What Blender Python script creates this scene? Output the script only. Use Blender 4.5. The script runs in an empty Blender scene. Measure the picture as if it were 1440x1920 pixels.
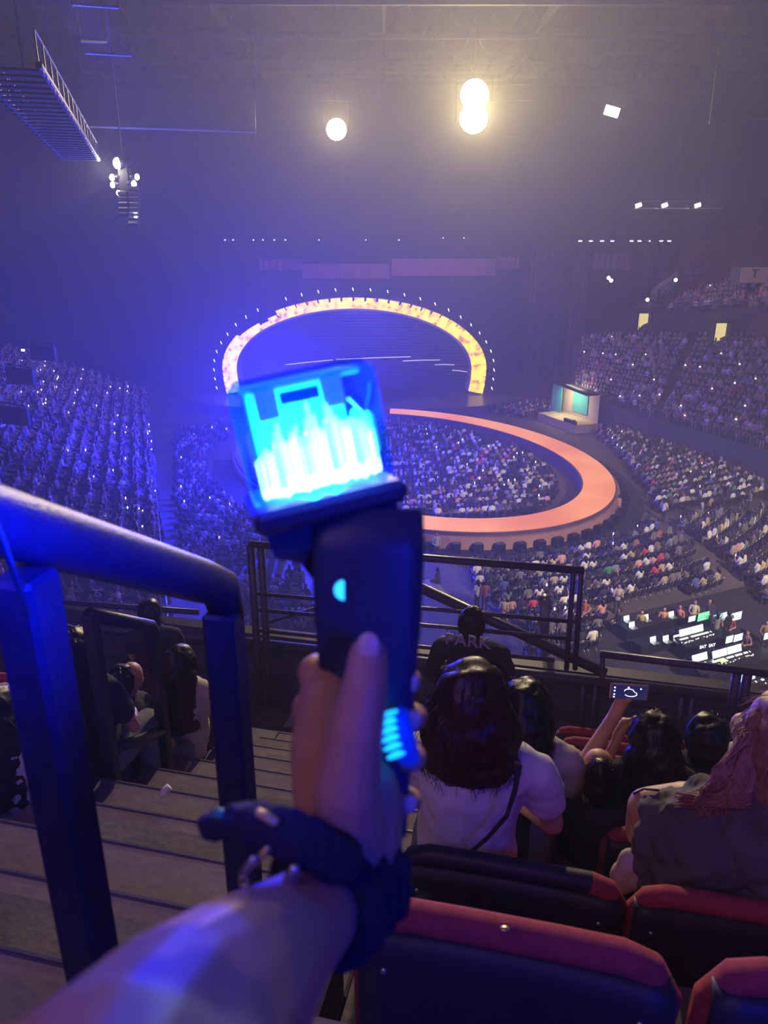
import bpy, math, random
import numpy as np
from mathutils import Vector, Matrix, noise
random.seed(7); RNG = np.random.default_rng(11)
SC = bpy.context.scene
COL = SC.collection
D2R = math.pi/180
# ------------------------------------------------------------ camera
F = 1400.0; TH = 19.6*D2R; H = 19.0; CT, ST = math.cos(TH), math.sin(TH)
cd = bpy.data.cameras.new('camera'); cam = bpy.data.objects.new('camera', cd); COL.objects.link(cam)
cam.location = (0, 0, H); cam.rotation_euler = (math.pi/2-TH, 0, 0)
cd.sensor_fit = 'VERTICAL'; cd.sensor_height = 36; cd.sensor_width = 27; cd.lens = 36*F/1920
cd.clip_start = 0.05; cd.clip_end = 400
cd.dof.use_dof = True; cd.dof.focus_distance = 25; cd.dof.aperture_fstop = 8.0
SC.camera = cam

def ray(px, py):
    a = (px-720)/F; b = -(py-960)/F
    return Vector((a, CT+b*ST, -ST+b*CT))
def P(px, py, z=0.0):                 # where the line of sight meets height z
    d = ray(px, py); t = (z-H)/d.z
    return Vector((d.x*t, d.y*t, z))
def C(px, py, dep):                   # a point at a real distance in front of the lens
    return Vector((0, 0, H)) + ray(px, py)*dep
def Y(px, py, y):                     # meets the vertical plane y = const
    d = ray(px, py); t = y/d.y
    return Vector((0, 0, H)) + d*t
PHI = 13*D2R; CP, SP = math.cos(PHI), math.sin(PHI)
def L(u, v, z): return Vector((u*CP+v*SP, -u*SP+v*CP, z))   # frame of the seating section we stand in
def S(px, py, v):                     # meets the plane v = const of that section
    d = ray(px, py); t = v/(d.x*SP+d.y*CP)
    return Vector((0, 0, H)) + d*t
def project(w):
    x, y, z = w[0], w[1], w[2]-H
    dep = y*CT - z*ST; up = y*ST + z*CT
    return 720+F*x/dep, 960-F*up/dep, dep

# ------------------------------------------------------------ world, lights, exposure
w = bpy.data.worlds.new('dark'); SC.world = w; w.use_nodes = True
w.node_tree.nodes['Background'].inputs[0].default_value = (0.02, 0.02, 0.05, 1)
w.node_tree.nodes['Background'].inputs[1].default_value = 0.1
SC.view_settings.view_transform = 'Standard'; SC.view_settings.look = 'None'
SC.view_settings.gamma = 1; SC.view_settings.use_curve_mapping = False
SC.view_settings.exposure = 0.0
def light(kind, loc, energy, color, size=0.3, target=None, spot=None, blend=0.6, sizey=None):
    ld = bpy.data.lights.new('lamp_light', kind); ld.energy = energy; ld.color = color
    o = bpy.data.objects.new('lamp_light', ld); COL.objects.link(o); o.location = loc
    if kind == 'AREA':
        ld.size = size
        if sizey: ld.shape = 'RECTANGLE'; ld.size_y = sizey
    else: ld.shadow_soft_size = size
    if spot: ld.spot_size = spot*D2R; ld.spot_blend = blend
    if target is not None:
        o.rotation_euler = (Vector(target)-Vector(loc)).to_track_quat('-Z', 'Y').to_euler()
    return o
# warm white house wash over the right hand floor, from the rig behind us
light('SPOT', (30, -8, 36), 210000, (1, .82, .60), .6, (20, 42, 0), 33)
light('SPOT', (34, 30, 38), 2000, (1, .78, .6), .6, (36, 80, 3), 50)
light('SPOT', (2, 10, 40), 5000, (.62, .55, .9), .8, (3, 60, 0), 36)
# blue wash over the left stand and the floor, and added blue lights that tint the haze
light('SPOT', (8, 24, 38), 3500, (.16, .16, 1), .8, (-20, 56, 0), 50)
light('SPOT', (-50, 88, 14), 9000, (.03, .04, 1), 1.0, (-14, 56, 6), 70, 1)
light('POINT', (-8, 54, 9), 54000, (.012, .016, 1), 1.0)  # added out of sight behind the cube, imitates the stick's lens glare
light('SPOT', (-22, 60, 36), 26000, (.02, .03, 1), 1.0, (-8, 86, 4), 60, 1)
# warm light catching the section we stand in, from high on the left and behind the stage side
light('SPOT', (4, 30, 30), 21000, (1, .76, .50), .4, (.3, 1, 17.5), 20, .5)
# added blue fill behind the camera, tints the handle, hand and hair
light('AREA', (.9, -1.3, 19.5), 30, (.0, .015, 1), .5, (.2, 1.2, 17.8))
STICK_W = 230
light('AREA', (-4, -3.5, 25), 190, (.62, .33, .75), 5, (0, 3, 16.5))  # added mauve fill, lifts the foreground shadows

# ------------------------------------------------------------ materials
def mat(name, col, rough=.6, metal=0, var=.12, scale=8, bump=0, emit=None, es=0, trans=0, ior=1.45, alpha=1, objcol=False, attr=None, coat=0, sample=True, bscale=None):
    m = bpy.data.materials.new(name); m.use_nodes = True
    N = m.node_tree.nodes; K = m.node_tree.links; b = N['Principled BSDF']
    b.inputs['Roughness'].default_value = rough; b.inputs['Metallic'].default_value = metal
    b.inputs['IOR'].default_value = ior
    if trans: b.inputs['Transmission Weight'].default_value = trans
    if coat: b.inputs['Coat Weight'].default_value = coat
    tc = N.new('ShaderNodeTexCoord')
    nz = N.new('ShaderNodeTexNoise'); nz.inputs['Scale'].default_value = scale; nz.inputs['Detail'].default_value = 4
    K.new(tc.outputs['Object'], nz.inputs['Vector'])
    mr = N.new('ShaderNodeMapRange'); mr.inputs[1].default_value = .3; mr.inputs[2].default_value = .7
    mr.inputs[3].default_value = 1-var; mr.inputs[4].default_value = 1+var
    K.new(nz.outputs['Fac'], mr.inputs[0])
    mx = N.new('ShaderNodeVectorMath'); mx.operation = 'SCALE'
    K.new(mr.outputs[0], mx.inputs['Scale'])
    if objcol:
        oi = N.new('ShaderNodeObjectInfo'); K.new(oi.outputs['Color'], mx.inputs[0])
    elif attr:
        at = N.new('ShaderNodeAttribute'); at.attribute_name = attr; K.new(at.outputs['Color'], mx.inputs[0])
    else: mx.inputs[0].default_value = col[:3]
    K.new(mx.outputs[0], b.inputs['Base Color'])
    if bump:
        n2 = N.new('ShaderNodeTexNoise'); n2.inputs['Scale'].default_value = bscale or scale*6; n2.inputs['Detail'].default_value = 5
        K.new(tc.outputs['Object'], n2.inputs['Vector'])
        bp = N.new('ShaderNodeBump'); bp.inputs['Strength'].default_value = bump; bp.inputs['Distance'].default_value = .01
        K.new(n2.outputs['Fac'], bp.inputs['Height']); K.new(bp.outputs[0], b.inputs['Normal'])
    if emit:
        b.inputs['Emission Color'].default_value = (*emit[:3], 1); b.inputs['Emission Strength'].default_value = es
    if not sample: m.cycles.emission_sampling = 'NONE'
    return m
M = {}
M['concrete'] = mat('concrete', (.07, .06, .075), .8, var=.25, scale=1.2, bump=.3)
M['step'] = mat('step_concrete', (.14, .10, .155), .75, var=.3, scale=3, bump=.35)
M['step_top'] = mat('anti_slip_top', (.12, .10, .14), .8, var=.25, scale=5, bump=.4)
M['arena_floor'] = mat('arena_floor', (.13, .10, .12), .7, var=.2, scale=.3)
M['dark'] = mat('dark_wall', (.03, .03, .045), .85, var=.2, scale=.6)
M['ceil'] = mat('ceiling_dark', (.06, .055, .06), .9, var=.3, scale=.1)
M['black'] = mat('black_plastic', (.012, .012, .016), .45)
M['grip'] = mat('stick_plastic', (.04, .045, .11), .4)
M['chair'] = mat('chair_vinyl', (.012, .012, .02), .3, scale=20)
M['chrome'] = mat('chair_steel', (.5, .5, .55), .3, .9)
M['steel'] = mat('painted_steel', (.10, .10, .16), .4, .3, scale=20, bump=.08)
M['alu'] = mat('aluminium', (.55, .55, .55), .35, .8)
M['redseat'] = mat('red_upholstery', (.38, .045, .085), .85, var=.15, scale=40, bump=.5, bscale=500)
M['seatback'] = mat('seat_shell', (.018, .018, .045), .5, var=.1, scale=10)
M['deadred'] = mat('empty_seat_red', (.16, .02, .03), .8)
M['skin'] = mat('skin', (.52, .27, .17), .5, var=.06, scale=20, bump=.04)
M['nail'] = mat('nail', (.75, .5, .45), .25)
M['hair'] = mat('black_hair', (.006, .005, .008), .45, var=.3, scale=60)
M['hair_brown'] = mat('reddish_brown_hair', (.035, .010, .010), .45, var=.4, scale=60)
M['hair_copper'] = mat('copper_hair', (.32, .145, .07), .5, var=.35, scale=70)
M['white_tee'] = mat('white_cotton', (.62, .58, .58), .9, var=.05, scale=6, bump=.25, bscale=9)
M['olive'] = mat('washed_olive_cotton', (.105, .092, .075), .9, var=.15, scale=7, bump=.4, bscale=12)
M['navy'] = mat('dark_cloth', (.02, .02, .035), .9, var=.2, scale=7, bump=.3, bscale=14)
M['denim'] = mat('grey_denim', (.16, .17, .20), .9, var=.2, scale=12, bump=.3)
M['beige'] = mat('cream_cloth', (.5, .42, .33), .9, var=.1, scale=7, bump=.3, bscale=20)
M['shirt'] = mat('crowd_shirt', (1, 1, 1), .9, objcol=True)
M['crowd'] = mat('crowd_colours', (1, 1, 1), .85, attr='tint', var=.1, scale=3)
M['trouser'] = mat('crowd_trousers', (.03, .03, .045), .9)
M['phone'] = mat('lit_phone_screen', (.8, .85, 1), .3, emit=(.8, .85, 1), es=5, sample=False)
M['phone_warm'] = mat('lit_phone_torch', (1, .9, .8), .3, emit=(1, .85, .65), es=9, sample=False)
M['screen'] = mat('monitor_screen', (.7, .9, 1), .3, emit=(.55, .85, .9), es=.75, sample=False)
M['screen_g'] = mat('green_monitor_screen', (.2, .8, .4), .3, emit=(.12, .7, .3), es=1.2, sample=False)
M['lamp_white'] = mat('lit_lamp_lens', (1, 1, 1), .3, emit=(1, .95, .8), es=30, sample=False)
M['lamp_small'] = mat('small_lit_lens', (1, 1, 1), .3, emit=(.9, .92, 1), es=3.5, sample=False)
M['glow_door'] = mat('lit_opening', (.9, .85, .4), .6, emit=(.95, .80, .25), es=.95, sample=False, var=.03)
M['banner'] = mat('banner_cloth', (.50, .22, .20), .9, var=.08, scale=.4)
M['curtain'] = mat('grey_drape', (.14, .13, .13), .95, var=.15, scale=1)
M['stage'] = mat('stage_deck', (.10, .08, .13), .35, var=.2, scale=.5)
M['slat'] = mat('stage_step', (.06, .05, .09), .3, .4, var=.2, scale=1)
M['green'] = mat('teal_wall', (.08, .42, .30), .7)
M['tan'] = mat('tan_wall', (.55, .42, .20), .8)
M['tag'] = mat('luminous_tag', (.4, .6, .4), .5, emit=(.25, .55, .30), es=.35, sample=False)
M['gold'] = mat('brass_clasp', (.8, .6, .25), .3, .8, emit=None)
def led(name, stops, scale, strength, stretch=(1, 1, 1)):
    m = bpy.data.materials.new(name); m.use_nodes = True; N = m.node_tree.nodes; K = m.node_tree.links
    b = N['Principled BSDF']; b.inputs['Base Color'].default_value = (.02, .02, .02, 1); b.inputs['Roughness'].default_value = .5
    g = N.new('ShaderNodeNewGeometry'); mp = N.new('ShaderNodeMapping'); mp.inputs['Scale'].default_value = stretch
    K.new(g.outputs['Position'], mp.inputs[0])
    nz = N.new('ShaderNodeTexNoise'); nz.inputs['Scale'].default_value = scale; nz.inputs['Detail'].default_value = 3
    K.new(mp.outputs[0], nz.inputs['Vector'])
    r = N.new('ShaderNodeValToRGB'); e = r.color_ramp.elements
    e[0].position = stops[0][0]; e[0].color = (*stops[0][1], 1); e[1].position = stops[-1][0]; e[1].color = (*stops[-1][1], 1)
    for p_, c_ in stops[1:-1]: q = e.new(p_); q.color = (*c_, 1)
    K.new(nz.outputs['Fac'], r.inputs[0]); K.new(r.outputs[0], b.inputs['Emission Color']); b.inputs['Emission Strength'].default_value = strength
    return m
M['led_arch'] = led('arch_led_screen', [(.36, (.42, .20, .05)), (.46, (.85, .50, .02)), (.58, (1, .70, .02))], 1.3, 2.0)
M['led_floor'] = led('floor_led_screen', [(.3, (.78, .20, .09)), (.5, (.95, .30, .11)), (.72, (1, .42, .16))], .16, 1.15)

# ------------------------------------------------------------ mesh helpers
class MB:
    def __init__(s): s.v = []; s.f = []
    def add(s, vs, fs):
        n = len(s.v); s.v += [tuple(x) for x in vs]; s.f += [tuple(i+n for i in f) for f in fs]; return s
    def box(s, c, size, rot=None, bev=0):
        hx, hy, hz = [k/2 for k in size]; R = rot or Matrix.Identity(3); c = Vector(c)
        if bev:
            b = min(bev, hx*.9, hy*.9, hz*.9); vs = []; fs = []
            # chamfered box : 24 verts
            idx = {}
            for sx in (-1, 1):
                for sy in (-1, 1):
                    for sz in (-1, 1):
                        for a in range(3):
                            p = [sx*hx, sy*hy, sz*hz]
                            for k in range(3):
                                if k != a: p[k] -= (sx, sy, sz)[k]*b
                            idx[(sx, sy, sz, a)] = len(vs); vs.append(c+R@Vector(p))
            for a in range(3):
                o1, o2 = [k for k in range(3) if k != a]
                for sg in (-1, 1):
                    q = []
                    for s1, s2 in ((-1, -1), (1, -1), (1, 1), (-1, 1)):
                        t = [0, 0, 0]; t[a] = sg; t[o1] = s1; t[o2] = s2; q.append(idx[(*t, a)])
                    fs.append(q)
            for a in range(3):                      # edges along axis a
                o1, o2 = [k for k in range(3) if k != a]
                for s1 in (-1, 1):
                    for s2 in (-1, 1):
                        t0 = [0, 0, 0]; t0[a] = -1; t0[o1] = s1; t0[o2] = s2; t1 = list(t0); t1[a] = 1
                        fs.append([idx[(*t0, o1)], idx[(*t1, o1)], idx[(*t1, o2)], idx[(*t0, o2)]])
            for sx in (-1, 1):
                for sy in (-1, 1):
                    for sz in (-1, 1): fs.append([idx[(sx, sy, sz, a)] for a in range(3)])
            return s.add(vs, fs)
        vs = [c+R@Vector((x*hx, y*hy, z*hz)) for x in (-1, 1) for y in (-1, 1) for z in (-1, 1)]
        return s.add(vs, [(0, 1, 3, 2), (4, 6, 7, 5), (0, 4, 5, 1), (2, 3, 7, 6), (0, 2, 6, 4), (1, 5, 7, 3)])
    def tube(s, pts, r, n=8, cap=True, flat=1.0, upv=(0, 0, 1)):
        pts = [Vector(p) for p in pts]; m = len(pts); rs = r if hasattr(r, '__len__') else [r]*m
        vs = []; up = Vector(upv)
        for i, p in enumerate(pts):
            d = (pts[min(i+1, m-1)]-pts[max(i-1, 0)]).normalized()
            a = d.cross(up)
            if a.length < .05: a = d.cross(Vector((0, 1, 0)))
            a.normalize(); b = a.cross(d).normalized()
            for k in range(n):
                t = 2*math.pi*(k+.5)/n; vs.append(p + a*math.cos(t)*rs[i] + b*math.sin(t)*rs[i]*flat)
        fs = [(i*n+k, i*n+(k+1) % n, (i+1)*n+(k+1) % n, (i+1)*n+k) for i in range(m-1) for k in range(n)]
        if cap: fs += [tuple(range(n))[::-1], tuple((m-1)*n+k for k in range(n))]
        return s.add(vs, fs)
    def ell(s, c, r, rot=None, nu=12, nv=8):
        c = Vector(c); R = rot or Matrix.Identity(3); vs = [c+R@Vector((0, 0, -r[2]))]; fs = []
        for j in range(1, nv):
            ph = -math.pi/2+math.pi*j/nv
            for i in range(nu):
                t = 2*math.pi*i/nu
                vs.append(c+R@Vector((r[0]*math.cos(ph)*math.cos(t), r[1]*math.cos(ph)*math.sin(t), r[2]*math.sin(ph))))
        vs.append(c+R@Vector((0, 0, r[2])))
        for i in range(nu):
            fs.append((0, 1+(i+1) % nu, 1+i)); k = 1+(nv-2)*nu; fs.append((len(vs)-1, k+i, k+(i+1) % nu))
        for j in range(nv-2):
            for i in range(nu):
                a = 1+j*nu; fs.append((a+i, a+(i+1) % nu, a+nu+(i+1) % nu, a+nu+i))
        return s.add(vs, fs)
    def cap(s, a, b, r1, r2, n=10):       # tapered capsule
        a = Vector(a); b = Vector(b); d = b-a; l = d.length
        q = d.to_track_quat('Z', 'Y').to_matrix() if l > 1e-6 else Matrix.Identity(3)
        vs = [a+q@Vector((0, 0, -r1))]; rings = []
        for ph in (-60, -30, 0): rings.append((r1*math.sin(ph*D2R), r1*math.cos(ph*D2R)))
        for ph in (0, 30, 60): rings.append((l+r2*math.sin(ph*D2R), r2*math.cos(ph*D2R)))
        for z, r in rings:
            for k in range(n):
                t = 2*math.pi*k/n; vs.append(a+q@Vector((r*math.cos(t), r*math.sin(t), z)))
        vs.append(a+q@Vector((0, 0, l+r2))); fs = []
        for k in range(n): fs.append((0, 1+(k+1) % n, 1+k)); fs.append((len(vs)-1, 1+5*n+k, 1+5*n+(k+1) % n))
        for j in range(5):
            for k in range(n): fs.append((1+j*n+k, 1+j*n+(k+1) % n, 1+(j+1)*n+(k+1) % n, 1+(j+1)*n+k))
        return s.add(vs, fs)
    def mesh(s, name, m=None, smooth=False):
        me = bpy.data.meshes.new(name); me.from_pydata(s.v, [], s.f)
        if smooth: me.polygons.foreach_set('use_smooth', [True]*len(me.polygons))
        if m: me.materials.append(m)
        me.update(); return me
    def build(s, name, m, parent=None, smooth=False):
        return link(name, s.mesh(name, m, smooth), parent)
def link(name, me, parent=None, loc=None):
    o = bpy.data.objects.new(name, me); COL.objects.link(o)
    if parent is not None: o.parent = parent
    if loc is not None: o.location = loc
    return o
def tag(o, label=None, cat=None, group=None, kind=None):
    if label: o['label'] = label
    if cat: o['category'] = cat
    if group: o['group'] = group
    if kind: o['kind'] = kind
    return o
def thing(name, label, cat, group=None, loc=(0, 0, 0), rz=0):
    o = bpy.data.objects.new(name, None); COL.objects.link(o); o.location = loc; o.rotation_euler = (0, 0, rz)
    o.empty_display_size = .1
    return tag(o, label, cat, group)
def copytree(o, parent=None):
    c = o.copy(); COL.objects.link(c); c.parent = parent
    for ch in list(o.children): copytree(ch, c)
    return c
def rz3(a): return Matrix.Rotation(a, 3, 'Z')
TS = bpy.data.scenes.new('scratch')
def evaluate(o):
    TS.collection.objects.link(o); vl = TS.view_layers[0]; vl.update(); dg = vl.depsgraph
    out = bpy.data.meshes.new_from_object(o.evaluated_get(dg)); TS.collection.objects.unlink(o); bpy.data.objects.remove(o); return out
def remesh(mb, vox, smooth=2, ratio=None):
    me = mb.mesh('tmp'); o = bpy.data.objects.new('tmp', me)
    r = o.modifiers.new('r', 'REMESH'); r.mode = 'VOXEL'; r.voxel_size = vox
    if smooth: q = o.modifiers.new('s', 'SMOOTH'); q.iterations = smooth; q.factor = .5
    if ratio: q = o.modifiers.new('d', 'DECIMATE'); q.ratio = ratio
    out = evaluate(o); bpy.data.meshes.remove(me)
    out.polygons.foreach_set('use_smooth', [True]*len(out.polygons))
    return out
def displace(me, amp, sc, seed=0):
    off = Vector((seed*7.3, seed*3.1, 0)); n = len(me.vertices)
    co = np.empty(n*3); me.vertices.foreach_get('co', co); co = co.reshape(-1, 3); no = np.array([tuple(v.normal) for v in me.vertices])
    d = np.array([noise.noise(Vector(c)*sc+off) for c in co]); me.vertices.foreach_set('co', (co+no*d[:, None]*amp).ravel()); me.update()
def fast(name, V, faces, ns, m, tint=None):       # big mesh from numpy; faces flat loop list, ns sizes
    me = bpy.data.meshes.new(name); me.vertices.add(len(V)); me.vertices.foreach_set('co', V.astype(np.float32).ravel())
    me.loops.add(len(faces)); me.loops.foreach_set('vertex_index', faces.astype(np.int32))
    me.polygons.add(len(ns)); st = np.concatenate([[0], np.cumsum(ns)[:-1]])
    me.polygons.foreach_set('loop_start', st.astype(np.int32))
    if tint is not None:
        a = me.attributes.new('tint', 'FLOAT_COLOR', 'FACE'); a.data.foreach_set('color', tint.astype(np.float32).ravel())
    me.materials.append(m); me.update(calc_edges=True); return me
# ============================================================ STRUCTURE
def struct(name, mb, m, parent=None, smooth=False):
    o = mb.build(name, M[m] if isinstance(m, str) else m, parent, smooth)
    if parent is None: o['kind'] = 'structure'
    return o
struct('floor', MB().box((0, 55, -.2), (160, 170, .4)), 'arena_floor')
struct('wall_back', MB().box((0, 128, 20), (160, 1, 50)), 'dark')
struct('wall_left', MB().box((-78, 50, 20), (1, 160, 50)), 'dark')
struct('wall_right', MB().box((78, 50, 20), (1, 160, 50)), 'dark')
struct('wall_near', MB().box((0, -26, 20), (160, 1, 50)), 'dark')
ceil = struct('ceiling', MB().box((0, 50, 43), (160, 160, .6)), 'ceil')
for i in range(11):                                # roof girders
    yy = 8+i*11; mb = MB()
    for z in (38.4, 41.6):
        mb.box((0, yy, z), (150, .35, .35))
    for k in range(-18, 19):
        mb.tube([(k*4, yy, 38.5), (k*4+2, yy, 41.5), (k*4+4, yy, 38.5)], .09, 4)
    struct('roof_girder', mb, 'ceil', ceil)
for i in range(9):
    struct('roof_beam', MB().box((-64+i*16, 55, 40.2), (.3, 130, .9)), 'ceil', ceil)

def bil(c, u, v):
    a, b, t0, t1 = c
    return a*(1-u)*(1-v)+b*u*(1-v)+t0*(1-u)*v+t1*u*v
STANDS = {}
def terrace(key, c, rows, u0, u1, m='concrete', us=14):
    """stepped seating bank between a front edge (c0-c1) and a rear edge (c2-c3)"""
    mb = MB()
    for j in range(rows):
        for i in range(us):
            ua, ub = u0+(u1-u0)*i/us, u0+(u1-u0)*(i+1)/us
            va, vb = j/rows, (j+1)/rows
            A = bil(c, ua, va); B = bil(c, ub, va); T = bil(c, ua, vb); U = bil(c, ub, vb)
            za, zb = bil(c, ua, (j+.0)/rows).z, bil(c, ub, (j+.0)/rows).z
            prev_a, prev_b = (bil(c, ua, (j-1)/rows).z, bil(c, ub, (j-1)/rows).z) if j else (0, 0)
            mb.add([(A.x, A.y, prev_a), (B.x, B.y, prev_b), (B.x, B.y, zb), (A.x, A.y, za), (T.x, T.y, za), (U.x, U.y, zb)],
                   [(0, 1, 2, 3), (3, 2, 5, 4)])
    o = mb.build('terrace', M[m]); tag(o, kind='structure'); STANDS[key] = (c, rows, u0, u1)
    # coping wall along the front edge
    w_ = MB()
    A = bil(c, u0, 0); B = bil(c, u1, 0)
    d = (B-A).normalized(); w_.tube([A+Vector((0, 0, .9)), B+Vector((0, 0, .9))], .05, 6)
    n = int((B-A).length/2)
    for k in range(n+1):
        q = A+(B-A)*k/n; w_.tube([q, q+Vector((0, 0, .9))], .03, 4)
    g = w_.build('trim_1', M['steel'], o)
    return o
RB = [P(1065, 735, 3), P(1440, 845, 3), Vector((23.4, 93.6, 8)), Vector((39.5, 76.6, 10))]
terrace('right lower stand', RB, 15, 0, 1.45)
UB = [Vector((31, 93, 11.2)), Vector((38, 76.6, 13.2)), Vector((40.5, 98, 20.3)), Vector((48, 80.6, 22))]
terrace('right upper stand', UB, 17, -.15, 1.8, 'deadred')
L0 = P(275, 745, 2.5); L1 = P(310, 1110, 2.5); off = Vector((-16.6, -3.7, 6.5))
LB = [L0, L1, L0+off, L1+off]
terrace('left lower stand', LB, 19, -.05, 1.25)
LU = [Vector((-47, 82, 12)), Vector((-40, 50, 12)), Vector((-60, 79, 20)), Vector((-53, 47, 20))]
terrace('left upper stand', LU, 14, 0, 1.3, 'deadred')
# walls between the tiers
def quadwall(pts_lo, pts_hi, name='wall_right', m='dark', th=.3):
    mb = MB()
    for i in range(len(pts_lo)-1):
        a, b, c_, d_ = pts_lo[i], pts_lo[i+1], pts_hi[i+1], pts_hi[i]
        n = (b-a).cross(d_-a).normalized()*th
        mb.add([a, b, c_, d_, a+n, b+n, c_+n, d_+n], [(0, 1, 2, 3), (7, 6, 5, 4), (0, 4, 5, 1), (1, 5, 6, 2), (2, 6, 7, 3), (3, 7, 4, 0)])
    return struct(name, mb, m)
quadwall([bil(RB, u, 1) for u in (0, .5, 1, 1.45)], [bil(UB, u, 0) for u in (-.1, .5, 1, 1.6)])
quadwall([bil(LB, u, 1) for u in (-.05, .5, 1.25)], [bil(LU, u, 0) for u in (0, .5, 1.3)], 'wall_left')
# lit concourse doors in that wall
def lit_door(n, px0, py0, px1, py1, y):
    a = Y(px0, py1, y); b = Y(px1, py0, y); cx = (a+b)/2; wd = abs(b.x-a.x); ht = abs(b.z-a.z)
    d = struct('door_%d' % n, MB().box((cx.x-wd/2-.1, y, cx.z), (.2, 1.2, ht+.2)).box((cx.x+wd/2+.1, y, cx.z), (.2, 1.2, ht+.2)).box((cx.x, y, cx.z+ht/2+.1), (wd+.4, 1.2, .2)), 'dark')
    struct('lit_corridor', MB().box((cx.x, y+.5, cx.z), (wd, .1, ht)), 'glow_door', d)
    mb = MB()                         # stair rail and landing in front
    z = cx.z-ht/2
    mb.tube([(cx.x-wd*.55, y-1, z+.15), (cx.x-wd*.05, y-1, z+1.35), (cx.x+wd*.5, y-1, z+1.45)], .07, 6)
    mb.tube([(cx.x-wd*.55, y-1, z-.15), (cx.x-wd*.05, y-1, z+1.0), (cx.x+wd*.5, y-1, z+1.1)], .05, 6)
    for t in (-.5, -.05, .5): mb.tube([(cx.x+wd*t, y-1, z-.3), (cx.x+wd*t, y-1, z+1.3)], .06, 4)
    struct('stair_rail', mb, 'steel', d)
    struct('landing', MB().add([(cx.x-wd*.1, y-.9, z-.6), (cx.x+wd*.5, y-.9, z-.6), (cx.x+wd*.5, y-.9, z+.75), (cx.x+wd*.1, y-.9, z+.75),
                                (cx.x-wd*.1, y-.6, z-.6), (cx.x+wd*.5, y-.6, z-.6), (cx.x+wd*.5, y-.6, z+.75), (cx.x+wd*.1, y-.6, z+.75)],
                               [(0, 1, 2, 3), (7, 6, 5, 4), (0, 4, 5, 1), (1, 5, 6, 2), (2, 6, 7, 3), (3, 7, 4, 0)]), 'dark', d)
lit_door(1, 1191, 587, 1219, 632, 88)
lit_door(2, 1332, 605, 1367, 655, 79)

# green and tan entrance tunnel at floor level beside the right stand
def vom():
    a, b = bil(RB, -.02, 0), bil(RB, .25, 0); c = (a+b)/2; W = (b-a).length; rz = math.atan2(b.y-a.y, b.x-a.x)
    t = thing('entrance_tunnel', 'lit entrance bay with teal panels and tan floor under the right stand', 'entrance', None, (c.x, c.y, 0), rz)
    MB().box((0, -.9, 2.2), (W, .08, 3.6)).build('rear_wall', M['tan'], t)
    MB().box((-W*.40, -1.6, 2.4), (W*.24, .12, 3.2)).build('teal_panel', M['green'], t)
    MB().box((W*.08, -1.0, 2.6), (W*.36, .1, 2.4)).build('teal_panel', M['green'], t)
    MB().box((.4, -2.4, .45), (W*.95, 3.0, .9)).build('deck', M['tan'], t)
    MB().box((0, -1.6, 4.15), (W*.95, 1.6, .16), Matrix.Rotation(.05, 3, 'Y')).build('canopy', M['black'], t)
    MB().box((W*.36, -3.7, .8), (W*.28, .2, 1.0)).build('barrier', M['black'], t)
    MB().box((W*.36, -3.75, 1.36), (1.6, .4, .06)).build('white_sign', M['alu'], t)
    q = rz3(rz)@Vector((0, -2.2, 0)); light('AREA', (c.x+q.x, c.y+q.y, 4.0), 420, (1, .9, .6), 3, (c.x, c.y, .5))
    return 0, 0
VX0, VX1 = vom()

# ============================================================ STAGE
stage = MB()
pts = []
for k in range(41):
    t = math.pi*k/40; pts.append((-3.6+21*math.cos(t), 93-8*math.sin(t)))
n = len(pts)
stage.add([(x, y, 1.2) for x, y in pts]+[(x, y, 0) for x, y in pts]+[(-24.6, 112, 1.2), (17.4, 112, 1.2), (-24.6, 112, 0), (17.4, 112, 0)],
          [tuple(range(n))[::-1]+(2*n+1, 2*n)[::-1]]+[(i, i+1, n+i+1, n+i) for i in range(n-1)])
st = stage.build('stage', M['stage']); tag(st, 'dark round-fronted main stage under the yellow arch', 'stage')
back = thing('stepped_backdrop', 'stage backdrop of dark curved steps inside the yellow arch', 'backdrop')
for k in range(30):
    mb = MB(); z = 1.2+.37*k; yb = 99.5+.28*k; pts = []
    hw_ = 15.3*math.sqrt(max(.02, 1-(max(0, z-4.6)/8.1)**2))
    for i in range(25):
        x = -hw_+2*hw_*i/24; pts.append(Vector((x-3.7, yb-(x/15.6)**2*3.6, z)))
    vs = []; fs = []
    for p in pts: vs += [p, p+Vector((0, 0, .30)), p+Vector((0, .45, .30)), p+Vector((0, .45, 0))]
    for i in range(24):
        for a in range(4): fs.append((i*4+a, i*4+(a+1) % 4, i*4+4+(a+1) % 4, i*4+4+a))
    mb.add(vs, fs); mb.build('slat', M['slat'], back)
M['glint'] = mat('step_glint', (1, .9, .7), .4, emit=(1, .85, .6), es=.9, sample=False)  # glints on the step edges put in as emission
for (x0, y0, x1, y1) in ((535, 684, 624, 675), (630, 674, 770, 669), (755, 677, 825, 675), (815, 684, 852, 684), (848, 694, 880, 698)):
    a = Y(x0, y0, 96.2); b = Y(x1, y1, 96.2); MB().tube([a, (a+b)/2+Vector((0, 0, .04)), b], .05, 5).build('step_glint', M['glint'], back)
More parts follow.
